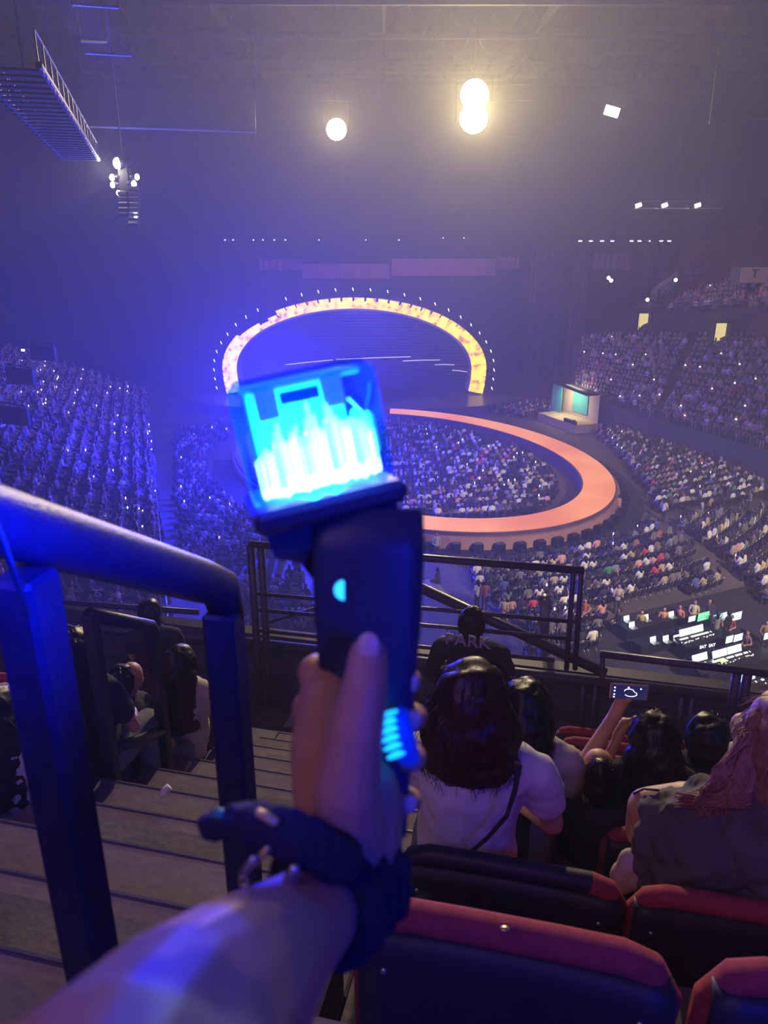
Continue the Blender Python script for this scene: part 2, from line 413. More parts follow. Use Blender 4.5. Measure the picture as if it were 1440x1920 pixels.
# arch of led tiles
AY = 94.0; AC = Y(664, 692, AY); SCL = AC.y*CT-(AC.z-H)*ST
def pa(dx, dy): return AC.x+dx*SCL/F, AC.z+dy*SCL/F/ (CT+.0)
arch = thing('led_arch', 'yellow glowing oval arch of screen tiles around the stage opening', 'arch')
NT = 44
def el(t, a, b):
    q = t if 0 <= t <= math.pi else (t*.55 if t < 0 else math.pi+(t-math.pi)*.55)
    return pa(a*math.cos(q), b*math.sin(t))
t0, t1 = math.radians(-22), math.radians(202)
for k in range(NT):
    ta, tb = t0+(t1-t0)*k/NT, t0+(t1-t0)*(k+1)/NT; g = (tb-ta)*.04; notch = (tb-ta)*.1
    mid = (ta+tb)/2; ao, bo = 248, 121; ai, bi = 221, 104
    if math.radians(128) < mid < math.radians(206): ao, bo = 244, 113
    if mid > math.radians(152): ao, bo = 247, 121
    if abs(mid-math.radians(132)) < .05: ao, bo = 238, 109
    vs = []
    for y_ in (AY, AY+.9):
        vs += [(*el(ta, ai, bi), y_), (*el(tb, ai, bi), y_), (*el(tb, ao-6, bo-6), y_), (*el(tb-notch, ao-6, bo-6), y_), (*el(tb-notch, ao, bo), y_),
               (*el(ta+notch, ao, bo), y_), (*el(ta+notch, ao-6, bo-6), y_), (*el(ta, ao-6, bo-6), y_)]
    vs = [(x, y, z) for x, z, y in vs]
    MB().add(vs, [tuple(range(8))[::-1], tuple(range(8, 16))]+[(i, (i+1) % 8, 8+(i+1) % 8, 8+i) for i in range(8)]).build('screen_tile', M['led_arch'], arch)
# pale inner reveal of the arch
M['reveal'] = mat('arch_reveal', (.6, .5, .4), .5)
vs = []; NR = 60
for k in range(NR+1):
    t = t0+(t1-t0)*k/NR
    for a_, b_, y_ in ((220, 103, AY-.05), (220, 103, AY+2.2), (216, 99.5, AY+2.2), (216.5, 100, AY-.05)):
        x, z = el(t, a_, b_); vs.append((x, y_, z))
MB().add(vs, [(i*4+a, i*4+(a+1) % 4, i*4+4+(a+1) % 4, i*4+4+a) for i in range(NR) for a in range(4)]).build('inner_reveal', M['reveal'], arch)
for k in range(31):                   # little lamps round the arch
    t = math.radians(-14)+(math.radians(208))*k/30
    if k == 20: continue
    a_, b_ = 262, 136
    if t > math.radians(150): a_, b_ = 262, 132
    x, z = el(t, a_, b_); lm = thing('moving_lamp', 'tiny white lamp on the arch rim, %d%s from the lower right end' % (k+1, 'th' if k not in (0, 1, 2, 20, 21, 22, 30) else {0: 'st', 1: 'nd', 2: 'rd'}[k % 10]), 'lamp', 'small lamps around the arch', (x, AY-.2, z))
    dx, dz = math.cos(t)*.2, math.sin(t)*.35
    MB().tube([(-dx*2.6, .3, -dz*2.6), (0, .1, 0)], .05, 6).build('stem', M['black'], lm)
    x2, z2 = el(t, 246, 119); MB().tube([(0, .12, 0), (x2-x, .4, z2-z)], .018, 4).build('bracket', M['black'], lm)
    MB().tube([(-.06, 0, .12), (.06, -.05, -.22)], [.055, .03], 8).build('lens', M['lamp_small'], lm)
# ring catwalk
EC = Vector((2.4, 65.7)); EA, EB, ER = 15.2, 20.9, 26*D2R
def ring(t, da=0, db=None):
    db = da if db is None else db
    x, y = (EA+da)*math.cos(t), (EB+db)*math.sin(t)
    return EC.x+x*math.cos(ER)-y*math.sin(ER), EC.y+x*math.sin(ER)+y*math.cos(ER)
rw = thing('ring_catwalk', 'glowing orange ring-shaped catwalk curving out into the audience', 'catwalk')
def band(ta, tb, n, din, dout, z0, z1, w_in=0):
    vs = []; fs = []
    for k in range(n+1):
        t = ta+(tb-ta)*k/n
        for (d, z) in ((din, z0), (dout, z0), (dout, z1), (din, z1)):
            x, y = ring(t, d); vs.append((x, y, z))
    for i in range(n):
        for a in range(4): fs.append((i*4+a, i*4+4+a, i*4+4+(a+1) % 4, i*4+(a+1) % 4))
    fs += [(0, 1, 2, 3), (n*4+3, n*4+2, n*4+1, n*4)]
    return MB().add(vs, fs)
TA, TB = math.radians(-142), math.radians(62)
band(0, 2*math.pi, 140, -2.75, .0, 0.05, 1.26).build('deck', M['stage'], rw)
band(TA, TB, 130, -2.6, -.12, 1.26, 1.32).build('led_floor', M['led_floor'], rw)
M['skirt'] = mat('catwalk_skirt', (.42, .22, .20), .8, var=.15, scale=.6)
band(math.radians(-205), math.radians(60), 120, .0, .25, 0.0, 1.0).build('skirt', M['skirt'], rw)
band(math.radians(-205), math.radians(60), 120, .25, 2.1, 0.0, .12).build('kerb', M['dark'], rw)
SPB = []
def spl(k):
    ks = min(range(46), key=lambda i: abs(project((*ring(math.radians(-170)+math.radians(222)*i/45, .75), 0))[0]-818)+(1e4 if i > 30 else 0))
    W_ = 'zeroth first second third fourth fifth sixth seventh eighth ninth tenth eleventh twelfth thirteenth fourteenth fifteenth sixteenth seventeenth eighteenth nineteenth twentieth'.split()+['%dth' % i for i in range(21, 50)]
    if k == ks: return 'black speaker box at the catwalk foot, right above the standing steward'
    return 'black speaker box at the catwalk foot, %s box %s the steward' % (W_[abs(k-ks)], 'going right from' if k > ks else 'going left from')
for k in range(46):
    t = math.radians(-170)+math.radians(222)*k/45; x, y = ring(t, .75); x2, y2 = ring(t, 1.5)
    rz = math.atan2(y2-y, x2-x)
    SPB.append(k-16); b = thing('speaker_box', spl(k), 'speaker', 'speaker boxes round the catwalk', (x, y, .12), rz)
    MB().box((0, 0, .34), (.5, .55, .68), None, .04).build('cabinet', M['black'], b)
    MB().box((.255, 0, .34), (.02, .46, .56)).build('grille', M['chair'], b)
# banner strips far behind the stage
for i, (x0, y0, x1, y1, yy, lab) in enumerate(((488, 485, 566, 506, 119, 'small faded pink banner at the left end of the far wall'),
        (567, 494, 731, 522, 116, 'long dull purple banner on the far wall above the arch'), (734, 484, 930, 517, 115, 'long pinkish banner right of the purple one on the far wall'),
        (930, 480, 975, 503, 117, 'short red-tinted banner among silhouettes on the far wall'), (1110, 474, 1186, 506, 113, 'squarish dusty pink banner at right end of far wall'))):
    a = Y(x0, y1, yy); b = Y(x1, y0, yy)
    t = thing('hanging_banner', lab, 'banner', None, ((a.x+b.x)/2, yy, a.z))
    wd, ht = b.x-a.x, b.z-a.z; vs = []; fs = []
    for k in range(31):
        x = -wd/2+wd*k/30; dy = .08*math.sin(k*1.3); vs += [(x, dy, 0), (x, dy, ht), (x, dy+.06, ht), (x, dy+.06, 0)]
    for k in range(30):
        for a_ in range(4): fs.append((k*4+a_, k*4+(a_+1) % 4, k*4+4+(a_+1) % 4, k*4+4+a_))
    MB().add(vs, fs).build('cloth', M['banner'], t)
    MB().tube([(-wd/2, 0, ht), (wd/2, 0, ht)], .08, 6).build('pole', M['black'], t)
    for sg in (-.4, .4): MB().tube([(wd*sg, .05, ht), (wd*sg, .05, 42.75-a.z)], .02, 4).build('cord', M['black'], t)
light('AREA', (3, 108, 8), 900, (.55, .40, .75), 20, (3, 117, 16))
# drapes on the right, behind the floor seats
for i, (x0, x1, yt) in enumerate(((985, 1060, 462), (1062, 1108, 470), (1190, 1262, 455))):
    a = Y(x0, 640, 112+i); b = Y(x1, yt, 112+i)
    vs = []; fs = []; n = 60
    for k in range(n+1):
        x = a.x+(b.x-a.x)*k/n; dy = .25*math.sin(k*.9)+.1*math.sin(k*2.3); z1 = b.z+.3*math.sin(k*.35)
        vs += [(x, 112+i+dy, 0), (x, 112+i+dy, z1), (x, 112.1+i+dy, z1), (x, 112.1+i+dy, 0)]
    for k in range(n):
        for q in range(4): fs.append((k*4+q, k*4+(q+1) % 4, k*4+4+(q+1) % 4, k*4+4+q))
    o = MB().add(vs, fs).build('drape', M['curtain'])
    tag(o, ['tall grey drape left of the squarish pink banner', 'narrow grey drape touching the squarish pink banner', 'grey drape hanging right of the squarish pink banner'][i], 'curtain')
# row of tiny lights on the far gallery
for i, px in enumerate([422, 437, 475, 493, 514, 535, 598, 686, 748, 831, 870]+[1088, 1108, 1129, 1148, 1184, 1199, 1216, 1240, 1255]):
    q = Y(px, 450+(2 if px > 1080 else 0)-(4 if 800 < px < 900 else 0), 120)
    o = thing('gallery_lamp', 'tiny white lamp on the far gallery, %s from the left' % ('first second third fourth fifth sixth seventh eighth ninth tenth eleventh twelfth thirteenth fourteenth fifteenth sixteenth seventeenth eighteenth nineteenth twentieth'.split()[i]), 'lamp', 'gallery lamps above the far wall', q)
    MB().box((0, .1, .18), (.5, .3, .2), None, .04).build('housing', M['black'], o); MB().tube([(0, .1, .25), (0, .1, 20.35-q.z)], .04, 5).build('stem', M['black'], o)
    big = px > 1080
    MB().box((0, 0, 0), (.55 if big else .16, .2, .16), None, .03).build('lens', M['lamp_small'], o)
gal = MB().box((0, 120.4, 20.45), (110, 1.0, .4)).box((-50, 124, 20.45), (1, 8, .4)).box((50, 124, 20.45), (1, 8, .4)); struct('trim_2', gal, 'dark')

# ============================================================ LAMPS IN THE RIG
def blinder(px, py, y, size, color, energy, label, two=False, es=60, nm='stage_floodlight'):
    q = Y(px, py, y); t = thing(nm, label, 'lamp', None, q)
    m = mat('lit_flood_lens', (1, 1, 1), .3, emit=color, es=es, sample=False)
    zs = (0, size*.7) if two else (0,)
    for z in zs:
        MB().tube([(0, .5, z), (0, -.1, z), (0, -.12, z)], [size*.3, size*.5, size*.52], 20).build('housing', M['black'], t, True)
        MB().tube([(0, -.13, z), (0, -.2, z)], [size*.48, size*.44], 20).build('lens', m, t, True)
    MB().tube([(-size*.6, .2, -size*.1), (-size*.6, .2, size*1.2), (size*.6, .2, size*1.2), (size*.6, .2, -size*.1)], .06, 6).build('yoke', M['black'], t)
    MB().tube([(0, .2, size*1.2), (0, .2, 42.75-q.z)], .06, 6).build('hanger', M['black'], t)
    light('SPOT', (q.x, q.y-.9, q.z), energy*2, color, .5, (q.x*.3, 0, H+3), 46, 1)
    light('POINT', (q.x, q.y-.9, q.z), energy*.22, color, .5)
    light('SPOT', (q.x, q.y-.9, q.z), energy*1.6, color, .5, (q.x*.4, 10, 46), 100, 1)
    return t
blinder(888, 222, 85, 3.0, (1, .80, .34), 22000, 'brightest yellow floodlight high above the stage, a double lamp', True, 60)
blinder(631, 243, 88, 2.2, (1, .78, .38), 7000, 'second brightest round yellow floodlight, left of the brightest one', False, 60)
def wedge(px, py, y, s, tilt, label, e=0, nm='wash_lamp', es=12, col=(1, .93, .75)):
    q = Y(px, py, y); t = thing(nm, label, 'lamp', None, q)
    R = Matrix.Rotation(tilt, 3, 'Y')
    MB().box((0, .3, 0), (s*1.5, .6, s), R, .08).build('housing', M['black'], t)
    m = mat('lit_wash_lens', (1, 1, 1), .3, emit=col, es=es, sample=False)
    MB().box((0, -.05, 0), (s*1.4, .1, s*.85), R, .03).build('lens', m, t)
    MB().tube([(0, .3, s*.4), (0, .3, 42.75-q.z)], .035, 6).build('hanger', M['black'], t)
    if e: light('POINT', (q.x, q.y-.4, q.z), e, col, .3)
    return t
wedge(1147, 209, 80, 1.0, .25, 'rectangular white wash lamp alone at upper right', 400)
for px, lab in ((1197, 'left one of three lamps on short trusses, upper right'), (1246, 'middle one of three lamps on short trusses, upper right'), (1308, 'right one of three lamps on short trusses, upper right')):
    wedge(px, 385, 95, .5, -.3, lab, 90)
    q = Y(px+18, 391, 95.6); tr = thing('lighting_truss', 'short lattice truss holding the '+lab.split(' of')[0]+' of three lamps', 'truss', None, q)
    mb = MB().tube([(-1.8, 0, 0), (1.8, 0, 0)], .06, 5); mb.build('chord', M['alu'], tr)
    mb = MB().tube([(-1.8, 0, .8), (1.8, 0, .8)], .05, 5); mb.build('chord', M['steel'], tr)
    mb = MB().tube([(-1.8+.45*k, 0, .8*(k % 2)) for k in range(9)], .03, 4); mb.build('lattice', M['steel'], tr)
    mb = MB().tube([(0, 0, .8), (0, 0, 42.75-q.z)], .03, 4); mb.build('hanger', M['steel'], tr)
for px, py, lab in ((1141, 521, 'upper one of a pair of blue-white spots right of stage'), (1146, 526, 'lower one of a pair of blue-white spots right of stage'),
                (1267, 525, 'white lamp at upper end of the sloping stair'), (1214, 562, 'white lamp at lower end of the sloping stair')):
    q = Y(px, py, 92); t = thing('spot_lamp', lab, 'lamp', None, q)
    MB().ell((0, 0, 0), (.22, .2, .22)).build('lens', M['lamp_small'], t, True); MB().tube([(0, .1, 0), (0, .6, .1)], .25, 8).build('housing', M['black'], t)
    if py < 530: MB().tube([(0, .6, .1), (0, .6, 42.75-q.z)], .02, 4).build('hanger', M['black'], t)
# cluster with line array at left
cl = thing('lamp_cluster', 'tall hanging cluster of black lamps at upper left', 'lighting rig', None, Y(232, 345, 62))
q0 = Y(232, 345, 62)
MB().tube([(0, .3, 1), (0, .3, 42.75-cl.location.z)], .07, 6).build('hanger', M['black'], cl)
MB().box((0, .3, 0), (.9, .5, 3.4), None, .1).build('frame', M['black'], cl)
mlc = mat('cluster_lens', (1, 1, 1), .3, emit=(1, .9, .62), es=22, sample=False)
for px, py, s in ((217, 305, .40), (207, 332, .24), (208, 346, .22), (219, 361, .2), (254, 331, .22), (248, 344, .24)):
    q = Y(px, py, 61.6)-q0; dx = -1 if q.x < 0 else 1
    MB().tube([(q.x-dx*.9, .5, q.z+.1), (q.x-dx*.1, .05, q.z)], [s*.8, s*1.15], 10).build('lamp_head', M['black'], cl, True)
    MB().ell((q.x, -.02, q.z), (s*.85, s*.5, s)).build('lens', mlc, cl, True)
light('POINT', (q0.x-1, 60.6, q0.z+1), 700, (1, .9, .7), .3)
light('SPOT', (q0.x+.5, 61, q0.z-1.5), 16000, (.9, .85, 1), .2, (q0.x+14, 66, 0), 16, .8)
light('SPOT', (q0.x-1, 60.6, q0.z-.2), 2500, (1, .85, .7), .2, (q0.x-22, 56, q0.z-8), 40, .9)
for i, (px, py, n, lab) in enumerate(((246, 352, 8, 'curved stack of black speaker boxes hanging under the upper left lamps'), (226, 362, 5, 'short stack of black speaker boxes left in the upper left rig'))):
    q = Y(px, py, 61.4); la = thing('line_array_speaker', lab, 'speaker', None, q)
    for k in range(n):
        a = k*.09; MB().box((0, -.02*k*k+.6, -.36*k), (.75, .5, .30), Matrix.Rotation(a, 3, 'X'), .05).build('speaker_module', M['black'], la)
# slatted gantry at upper left
ga = thing('lighting_gantry', 'slatted steel walkway hanging from the roof at top left', 'walkway')
A0 = Y(-60, 120, 30); A1 = Y(120, 300, 58)
d = (A1-A0); dn = d.normalized(); sd = Vector((-dn.y, dn.x, 0)).normalized()*2.2
for k in range(26):
    c = A0+d*(k+.5)/26; R = rz3(math.atan2(dn.y, dn.x))
    MB().box(c-sd*.5, (.42*d.length/26, 2.6, .08), R).build('plank', M['alu'] if 0 else M['steel'], ga)
for sgn in (0, -1.05):
    a, b = A0+sd*sgn*1.0+Vector((0, 0, .1)), A1+sd*sgn*1.0+Vector((0, 0, .1))
    MB().tube([a, b], .14, 6).build('side_beam', M['steel'], ga)
    MB().tube([a+Vector((0, 0, 1.1)), b+Vector((0, 0, 1.1))], .05, 6).build('handrail', M['steel'], ga)
    mb = MB()
    for k in range(15): q = a+(b-a)*k/14; mb.tube([q, q+Vector((0, 0, 1.1))], .04, 4)
    tag(mb.build('uprights', M['steel'], ga))
for k in (0, 7, 14):
    q = A0+d*k/14; MB().tube([q, (q.x, q.y, 42.6)], .05, 5).build('hanger', M['steel'], ga)
for (x0, y0, x1, y1, yy, lab) in ((135, 8, 222, 14, 40, 'highest pale roof tube at upper left'), (150, 77, 199, 79, 42, 'short pale roof tube below the highest one'), (160, 99, 246, 104, 44, 'pale roof tube above the long roof bar'),
        (165, 238, 480, 248, 64, 'long thin pale roof bar left of the yellow lamps'), (1330, 230, 1440, 222, 60, 'thin roof tube at far upper right')):
    a = Y(x0, y0, yy); b = Y(x1, y1, yy+2)
    o = thing('roof_tube', lab, 'tube'); MB().tube([a, b], .07, 6).build('bar', M['alu'], o)
    for q in (a, b): MB().tube([q, (q.x, q.y, 42.7)], .02, 4).build('hanger', M['black'], o)
# sloping stair with letter plate, upper right
st_ = thing('sloping_stair', 'lit sloping stair with railing below the squarish pink banner, marked U', 'stair')
a = Y(1216, 572, 93); b = Y(1268, 533, 93)
for i, (dz, r) in enumerate(((0, .07), (.45, .05), (.9, .07))):
    MB().tube([a+Vector((0, -.6, dz)), b+Vector((0, -.6, dz))], r, 6).build('rail', M['steel'], st_)
for k in range(9):
    q = a+(b-a)*k/8+Vector((0, -.6, 0)); MB().tube([q, q+Vector((0, 0, .9))], .05, 4).build('baluster', M['steel'], st_)
u = (b-a); MB().add([a+Vector((0, 0, -.3)), b+Vector((0, 0, -.3)), b+Vector((0, 0, 1.5)), a+Vector((0, 0, 1.5)), a+Vector((0, .2, -.3)), b+Vector((0, .2, -.3)), b+Vector((0, .2, 1.5)), a+Vector((0, .2, 1.5))],
    [(0, 1, 2, 3), (7, 6, 5, 4), (0, 4, 5, 1), (1, 5, 6, 2), (2, 6, 7, 3), (3, 7, 4, 0)]).build('side_wall', M['tan'], st_)
def text(s, loc, size, m, rot=(math.pi/2, 0, 0), parent=None, name='lettering', ext=.01, sx=1):
    cu = bpy.data.curves.new(name, 'FONT'); cu.body = s; cu.size = size; cu.extrude = ext; cu.align_x = 'CENTER'; cu.align_y = 'CENTER'
    cu.offset = size*.012
    o = bpy.data.objects.new(name, cu); me = evaluate(o)
    me.materials.clear(); me.materials.append(m); o = link(name, me, parent, loc); o.rotation_euler = rot; o.scale = (sx, 1, 1)
    return o
text('U', Y(1226, 556, 92.9), 2.2, M['black'], parent=st_)
# guarded entrances of the upper stand
for i, (px, py, y, wd, let, lab) in enumerate(((1422, 508, 80, 3.6, 'T', 'brightly lit entrance box with railing in the upper stand, marked T'), (1322, 508, 92, 3.0, '7', 'dim entrance box with railing at the empty red seats, marked 7'))):
    q = Y(px, py, y); t = thing('stand_entrance', lab, 'entrance', None, q)
    MB().box((0, 0, -.4), (wd, .25, 1.5), None, .04).build('front_panel', M['tan'] if i == 0 else M['curtain'], t)
    MB().box((-wd/2, 1, -.4), (.2, 2, 1.5)).build('side_panel', M['curtain'], t)
    for z in (.8, 1.2): MB().tube([(-wd/2, 0, z), (wd/2, 0, z)], .05, 6).build('rail', M['steel'], t)
    for k in range(5): MB().tube([(-wd/2+wd*k/4, 0, .3), (-wd/2+wd*k/4, 0, 1.2)], .05, 4).build('post', M['steel'], t)
    text(let, (-wd*.1 if i == 0 else wd*.1, -.16, -.3), 1.2, M['black'], parent=t)
light('SPOT', (30, 60, 30), 5000, (1, .72, .42), .4, tuple(Y(1400, 540, 82)), 22, .7)
# entrance boxes of the left stand
for i, (px, py, y, wd, lab) in enumerate(((66, 668, 62, 3.4, 'upper concrete entrance box in the left stand with a lit sign'), (22, 712, 55, 3.4, 'second concrete entrance box down the left stand'), (10, 786, 48, 3.0, 'lowest concrete entrance box in the left stand, at the frame edge'))):
    q = Y(px, py, y); t = thing('entrance_box', lab, 'entrance', None, q, -.35)
    MB().box((.9, 0, .3), (wd*.75, .3, 1.2), None, .05).build('front_panel', M['curtain'], t)
    MB().box((-.9, .7, .3), (1.1, .25, 1.1), rz3(-.6), .05).build('side_panel', M['curtain'], t)
    MB().tube([(-1.4, .9, 1.1), (-.4, 0, 1.15), (wd*.65, -.1, 1.0)], .06, 6).build('rail', M['steel'], t)
    MB().tube([(-1.4, .9, .9), (-.4, 0, .95), (wd*.65, -.1, .8)], .04, 6).build('rail', M['steel'], t)
    MB().box((-1.0, .2, -.5), (1.0, .4, .12)).build('lit_ledge', M['alu'], t)
    if i == 0: MB().box((-1.7, .5, .35), (.32, .06, .16)).build('lit_sign', M['phone_warm'], t)
# ============================================================ PEOPLE (crowd)
# each figure: tapered capsules fused into one skin; faces take the region of the nearest capsule
SKIN, TOP, LEGS, HAIR = 0, 1, 2, 3
def fig_caps(pose):
    c = []
    def a(p, q, r1, r2, g): c.append((Vector(p), Vector(q), r1, r2, g))
    st_ = pose.startswith('stand'); hz_ = .92 if st_ else .50; ln = .10 if pose in ('lean',) else 0
    sh = hz_+.50; nk = hz_+.58; hd = hz_+.72
    a((0, 0, hz_), (0, ln*.5, hz_+.25), .15, .145, TOP); a((0, ln*.5, hz_+.25), (0, ln, sh-.06), .145, .15, TOP)
    a((-.13, ln, sh), (.13, ln, sh), .075, .075, TOP)
    a((0, ln, sh), (0, ln+.02, nk+.03), .055, .05, SKIN)
    a((0, ln+.05, hd-.02), (0, ln+.04, hd+.05), .075, .085, SKIN)
    a((0, ln-.02, hd), (0, ln+.0, hd+.06), .098, .100, HAIR)
    if pose in ('lap', 'phone', 'standf'): a((0, ln-.06, hd), (0, ln-.07, sh-.10), .085, .07, HAIR)
    if st_:
        for s in (-1, 1):
            a((.09*s, 0, .88), (.10*s, .02, .48), .10, .07, LEGS); a((.10*s, .02, .48), (.10*s, -.02, .08), .07, .05, LEGS); a((.10*s, 0, .04), (.10*s, .13, .04), .045, .04, LEGS)
    else:
        for s in (-1, 1):
            a((.09*s, .02, .50), (.12*s, .42, .50), .10, .075, LEGS); a((.12*s, .42, .48), (.12*s, .40, .09), .07, .05, LEGS); a((.12*s, .40, .05), (.12*s, .53, .04), .05, .04, LEGS)
    def arm(s, el, wr, short=True):
        a((.19*s, ln, sh-.01), Vector((.19*s, ln, sh))*.45+Vector(el)*.55, .058, .052, TOP)
        a(Vector((.19*s, ln, sh))*.45+Vector(el)*.55, el, .046, .042, SKIN if short else TOP)
        a(el, wr, .04, .03, SKIN if short else TOP)
        a(wr, Vector(wr)+(Vector(wr)-Vector(el)).normalized()*.09, .037, .028, SKIN)
    if pose in ('lap', 'lean'): arm(-1, (-.25, .08, hz_+.22), (-.10, .30, hz_+.14)); arm(1, (.25, .08, hz_+.22), (.10, .30, hz_+.14))
    elif pose == 'long': arm(-1, (-.26, .05, hz_+.22), (-.12, .28, hz_+.12), False); arm(1, (.26, .05, hz_+.22), (.12, .28, hz_+.12), False)
    elif pose == 'phone': arm(-1, (-.25, .12, hz_+.24), (-.08, .32, hz_+.52)); arm(1, (.25, .12, hz_+.24), (.06, .32, hz_+.54))
    elif pose == 'raise': arm(-1, (-.26, .06, hz_+.22), (-.12, .28, hz_+.12)); arm(1, (.27, .12, sh+.10), (.22, .2, sh+.38))
    elif pose == 'stand': arm(-1, (-.26, -.02, .98), (-.10, .16, .92), False); arm(1, (.26, -.02, .98), (.10, .16, .92), False)
    elif pose == 'standf': arm(-1, (-.26, .08, 1.02), (-.10, .26, 1.22)); arm(1, (.26, .08, 1.02), (.10, .26, 1.22))
    return c
def nearest_region(me, caps, offs=None):
    n = len(me.polygons); cen = np.empty(n*3); me.polygons.foreach_get('center', cen); cen = cen.reshape(-1, 3)
    best = np.full(n, 1e9); reg = np.zeros(n, int)
    for i, (a, b, r1, r2, g) in enumerate(caps):
        A = np.array(a); B = np.array(b); d = B-A; L2 = max((d*d).sum(), 1e-9)
        t = np.clip(((cen-A)@d)/L2, 0, 1); dist = np.linalg.norm(cen-(A+t[:, None]*d), axis=1)-(r1+(r2-r1)*t)
        m_ = dist < best; best[m_] = dist[m_]; reg[m_] = g
    return reg
def figure(pose, vox, ratio=None):
    caps = fig_caps(pose); mb = MB()
    for a, b, r1, r2, g in caps: mb.cap(a, b, r1, r2, 10)
    me = remesh(mb, vox, 1, ratio); return me, nearest_region(me, caps)
POSES = ['lap', 'long', 'phone', 'lean', 'raise', 'stand', 'standf']
HI = {}; LO = {}
def simple(pose):                      # very light figure for the far crowd : V, flat faces, sizes, region
    me, reg = figure(pose, .045, .13)
    V = np.empty(len(me.vertices)*3); me.vertices.foreach_get('co', V)
    ns = np.array([len(p.vertices) for p in me.polygons]); fl = np.array([i for p in me.polygons for i in p.vertices])
    return V.reshape(-1, 3), fl, ns, reg
for p_ in POSES:
    me, reg = figure(p_, .022, .5)
    # body keeps skin / top / trousers ; hair becomes its own mesh
    hair = bpy.data.meshes.new('hair'); keep = me.copy()
    bm_ = __import__('bmesh'); bb = bm_.new(); bb.from_mesh(me); bb.faces.ensure_lookup_table()
    bm_.ops.delete(bb, geom=[f for i, f in enumerate(bb.faces) if reg[i] != HAIR], context='FACES')
    bb.to_mesh(hair); bb.free(); hair.materials.append(M['hair'])
    body = me
    for v in hair.vertices: v.co += v.normal*.006
    for mm in (M['skin'], M['shirt'], M['trouser']): body.materials.append(mm)
    body.polygons.foreach_set('material_index', [int(min(r, 2)) if r != HAIR else 0 for r in reg])
    for q in hair.polygons: q.use_smooth = True
    HI[p_] = (body, hair); LO[p_] = simple(p_)
print('TRIS lo', {k: len(v[2]) for k, v in LO.items()}, 'hi', {k: len(v[0].polygons) for k, v in HI.items()})

def inpoly(x, y, poly):
    c = False; n = len(poly)
    for i in range(n):
        x1, y1 = poly[i]; x2, y2 = poly[(i+1) % n]
        if (y1 > y) != (y2 > y) and x < (x2-x1)*(y-y1)/(y2-y1)+x1: c = not c
    return c
PAL = [((.80, .74, .66), 'pale', 19), ((.70, .68, .70), 'white', 16), ((.035, .035, .05), 'black', 46), ((.16, .15, .17), 'charcoal', 22), ((.45, .36, .26), 'beige', 9),
       ((.20, .22, .28), 'grey-blue', 7), ((.60, .06, .10), 'red', 3), ((.70, .34, .30), 'pink', 5), ((.05, .25, .16), 'green', 1.5), ((.08, .10, .35), 'blue', 3), ((.65, .50, .25), 'yellow', 2), ((.35, .14, .09), 'rust', 3)]
PW = np.array([p[2] for p in PAL], float); PW /= PW.sum()
PW2 = PW.copy(); PW2[:2] *= .35; PW2[2] *= 1.6; PW2 /= PW2.sum()  # stand crowd dressed darker to stand in for dimmer light there
SEATS = []                              # dict(pos, rz, block, row, seat, chair)
def floor_block(name, polypx, centre, r0, r1, dr, pitch, fill=.95, world=False):
    poly = polypx if world else [tuple(P(*q)[:2]) for q in polypx]
    row = 0
    r = r1
    while r > r0:
        circ = int(2*math.pi*r/pitch); seat = 0; any_ = False
        for k in range(circ):
            t = 2*math.pi*k/circ-math.pi/2
            x, y = centre[0]+r*math.cos(t), centre[1]+r*math.sin(t)
            if not inpoly(x, y, poly): continue
            any_ = True; seat += 1
            rz = math.atan2(centre[1]-y, centre[0]-x)-math.pi/2
            SEATS.append(dict(p=(x, y, 0), rz=rz, b=name, r=row+1, s=seat, c=1, f=random.random() < fill))
        if any_: row += 1
        r -= dr
near_c = (0, 70); stg = (-3.6, 108)
RP = [(ring(t, -4.6)) for t in np.linspace(0, 2*math.pi, 60)]
RP = [q for q in RP if q[1] < 82]
row_c = stg
floor_block('block inside the ring', RP, stg, 10, 66, 1.05, .58, .9, True)
floor_block('front right block', [(872, 1078), (880, 1045), (960, 1034), (1040, 1026), (1120, 1000), (1165, 985), (1215, 992), (1262, 1022), (1312, 1052), (1350, 1112), (1300, 1122), (1165, 1135), (1100, 1168), (955, 1168), (905, 1125)], near_c, 12, 60, 1.2, .62, .85)
floor_block('upper right block', [(900, 777), (1000, 764), (1075, 772), (1170, 800), (1440, 925), (1500, 960), (1440, 945), (1330, 962), (1230, 968), (1185, 975), (1192, 905), (1170, 865), (1110, 818), (1020, 792)], stg, 8, 70, 1.05, .60, .92)
floor_block('far right block', [(1262, 990), (1300, 975), (1440, 966), (1520, 990), (1520, 1150), (1440, 1145), (1395, 1090), (1345, 1035)], near_c, 12, 70, 1.15, .60, .88)
floor_block('small block by the barrier', [(1000, 1176), (1130, 1170), (1125, 1245), (990, 1250)], near_c, 12, 70, 1.2, .65, .6)
floor_block('left block', [(330, 822), (440, 800), (470, 880), (500, 960), (520, 1010), (535, 1068), (440, 1072), (345, 1092), (330, 960)], stg, 10, 80, 1.1, .60, .9)
floor_block('near left block', [(438, 1096), (560, 1090), (592, 1150), (590, 1215), (440, 1215)], near_c, 12, 70, 1.2, .62, .8)
def ring_clear(x, y):                   # keep feet off the catwalk
    dx, dy = x-EC.x, y-EC.y; a = dx*math.cos(ER)+dy*math.sin(ER); b = -dx*math.sin(ER)+dy*math.cos(ER)
    ro = (a/(EA+2.8))**2+(b/(EB+2.8))**2; ri = (a/(EA-4.2))**2+(b/(EB-4.2))**2
    return ro > 1 or ri < 1
bayc = (bil(RB, 0, 0)+bil(RB, .25, 0))/2
SEATS = [s for s in SEATS if ring_clear(s['p'][0], s['p'][1]) and (Vector(s['p'])-Vector((bayc.x-1.5, bayc.y-1, 0))).length > 5.2]
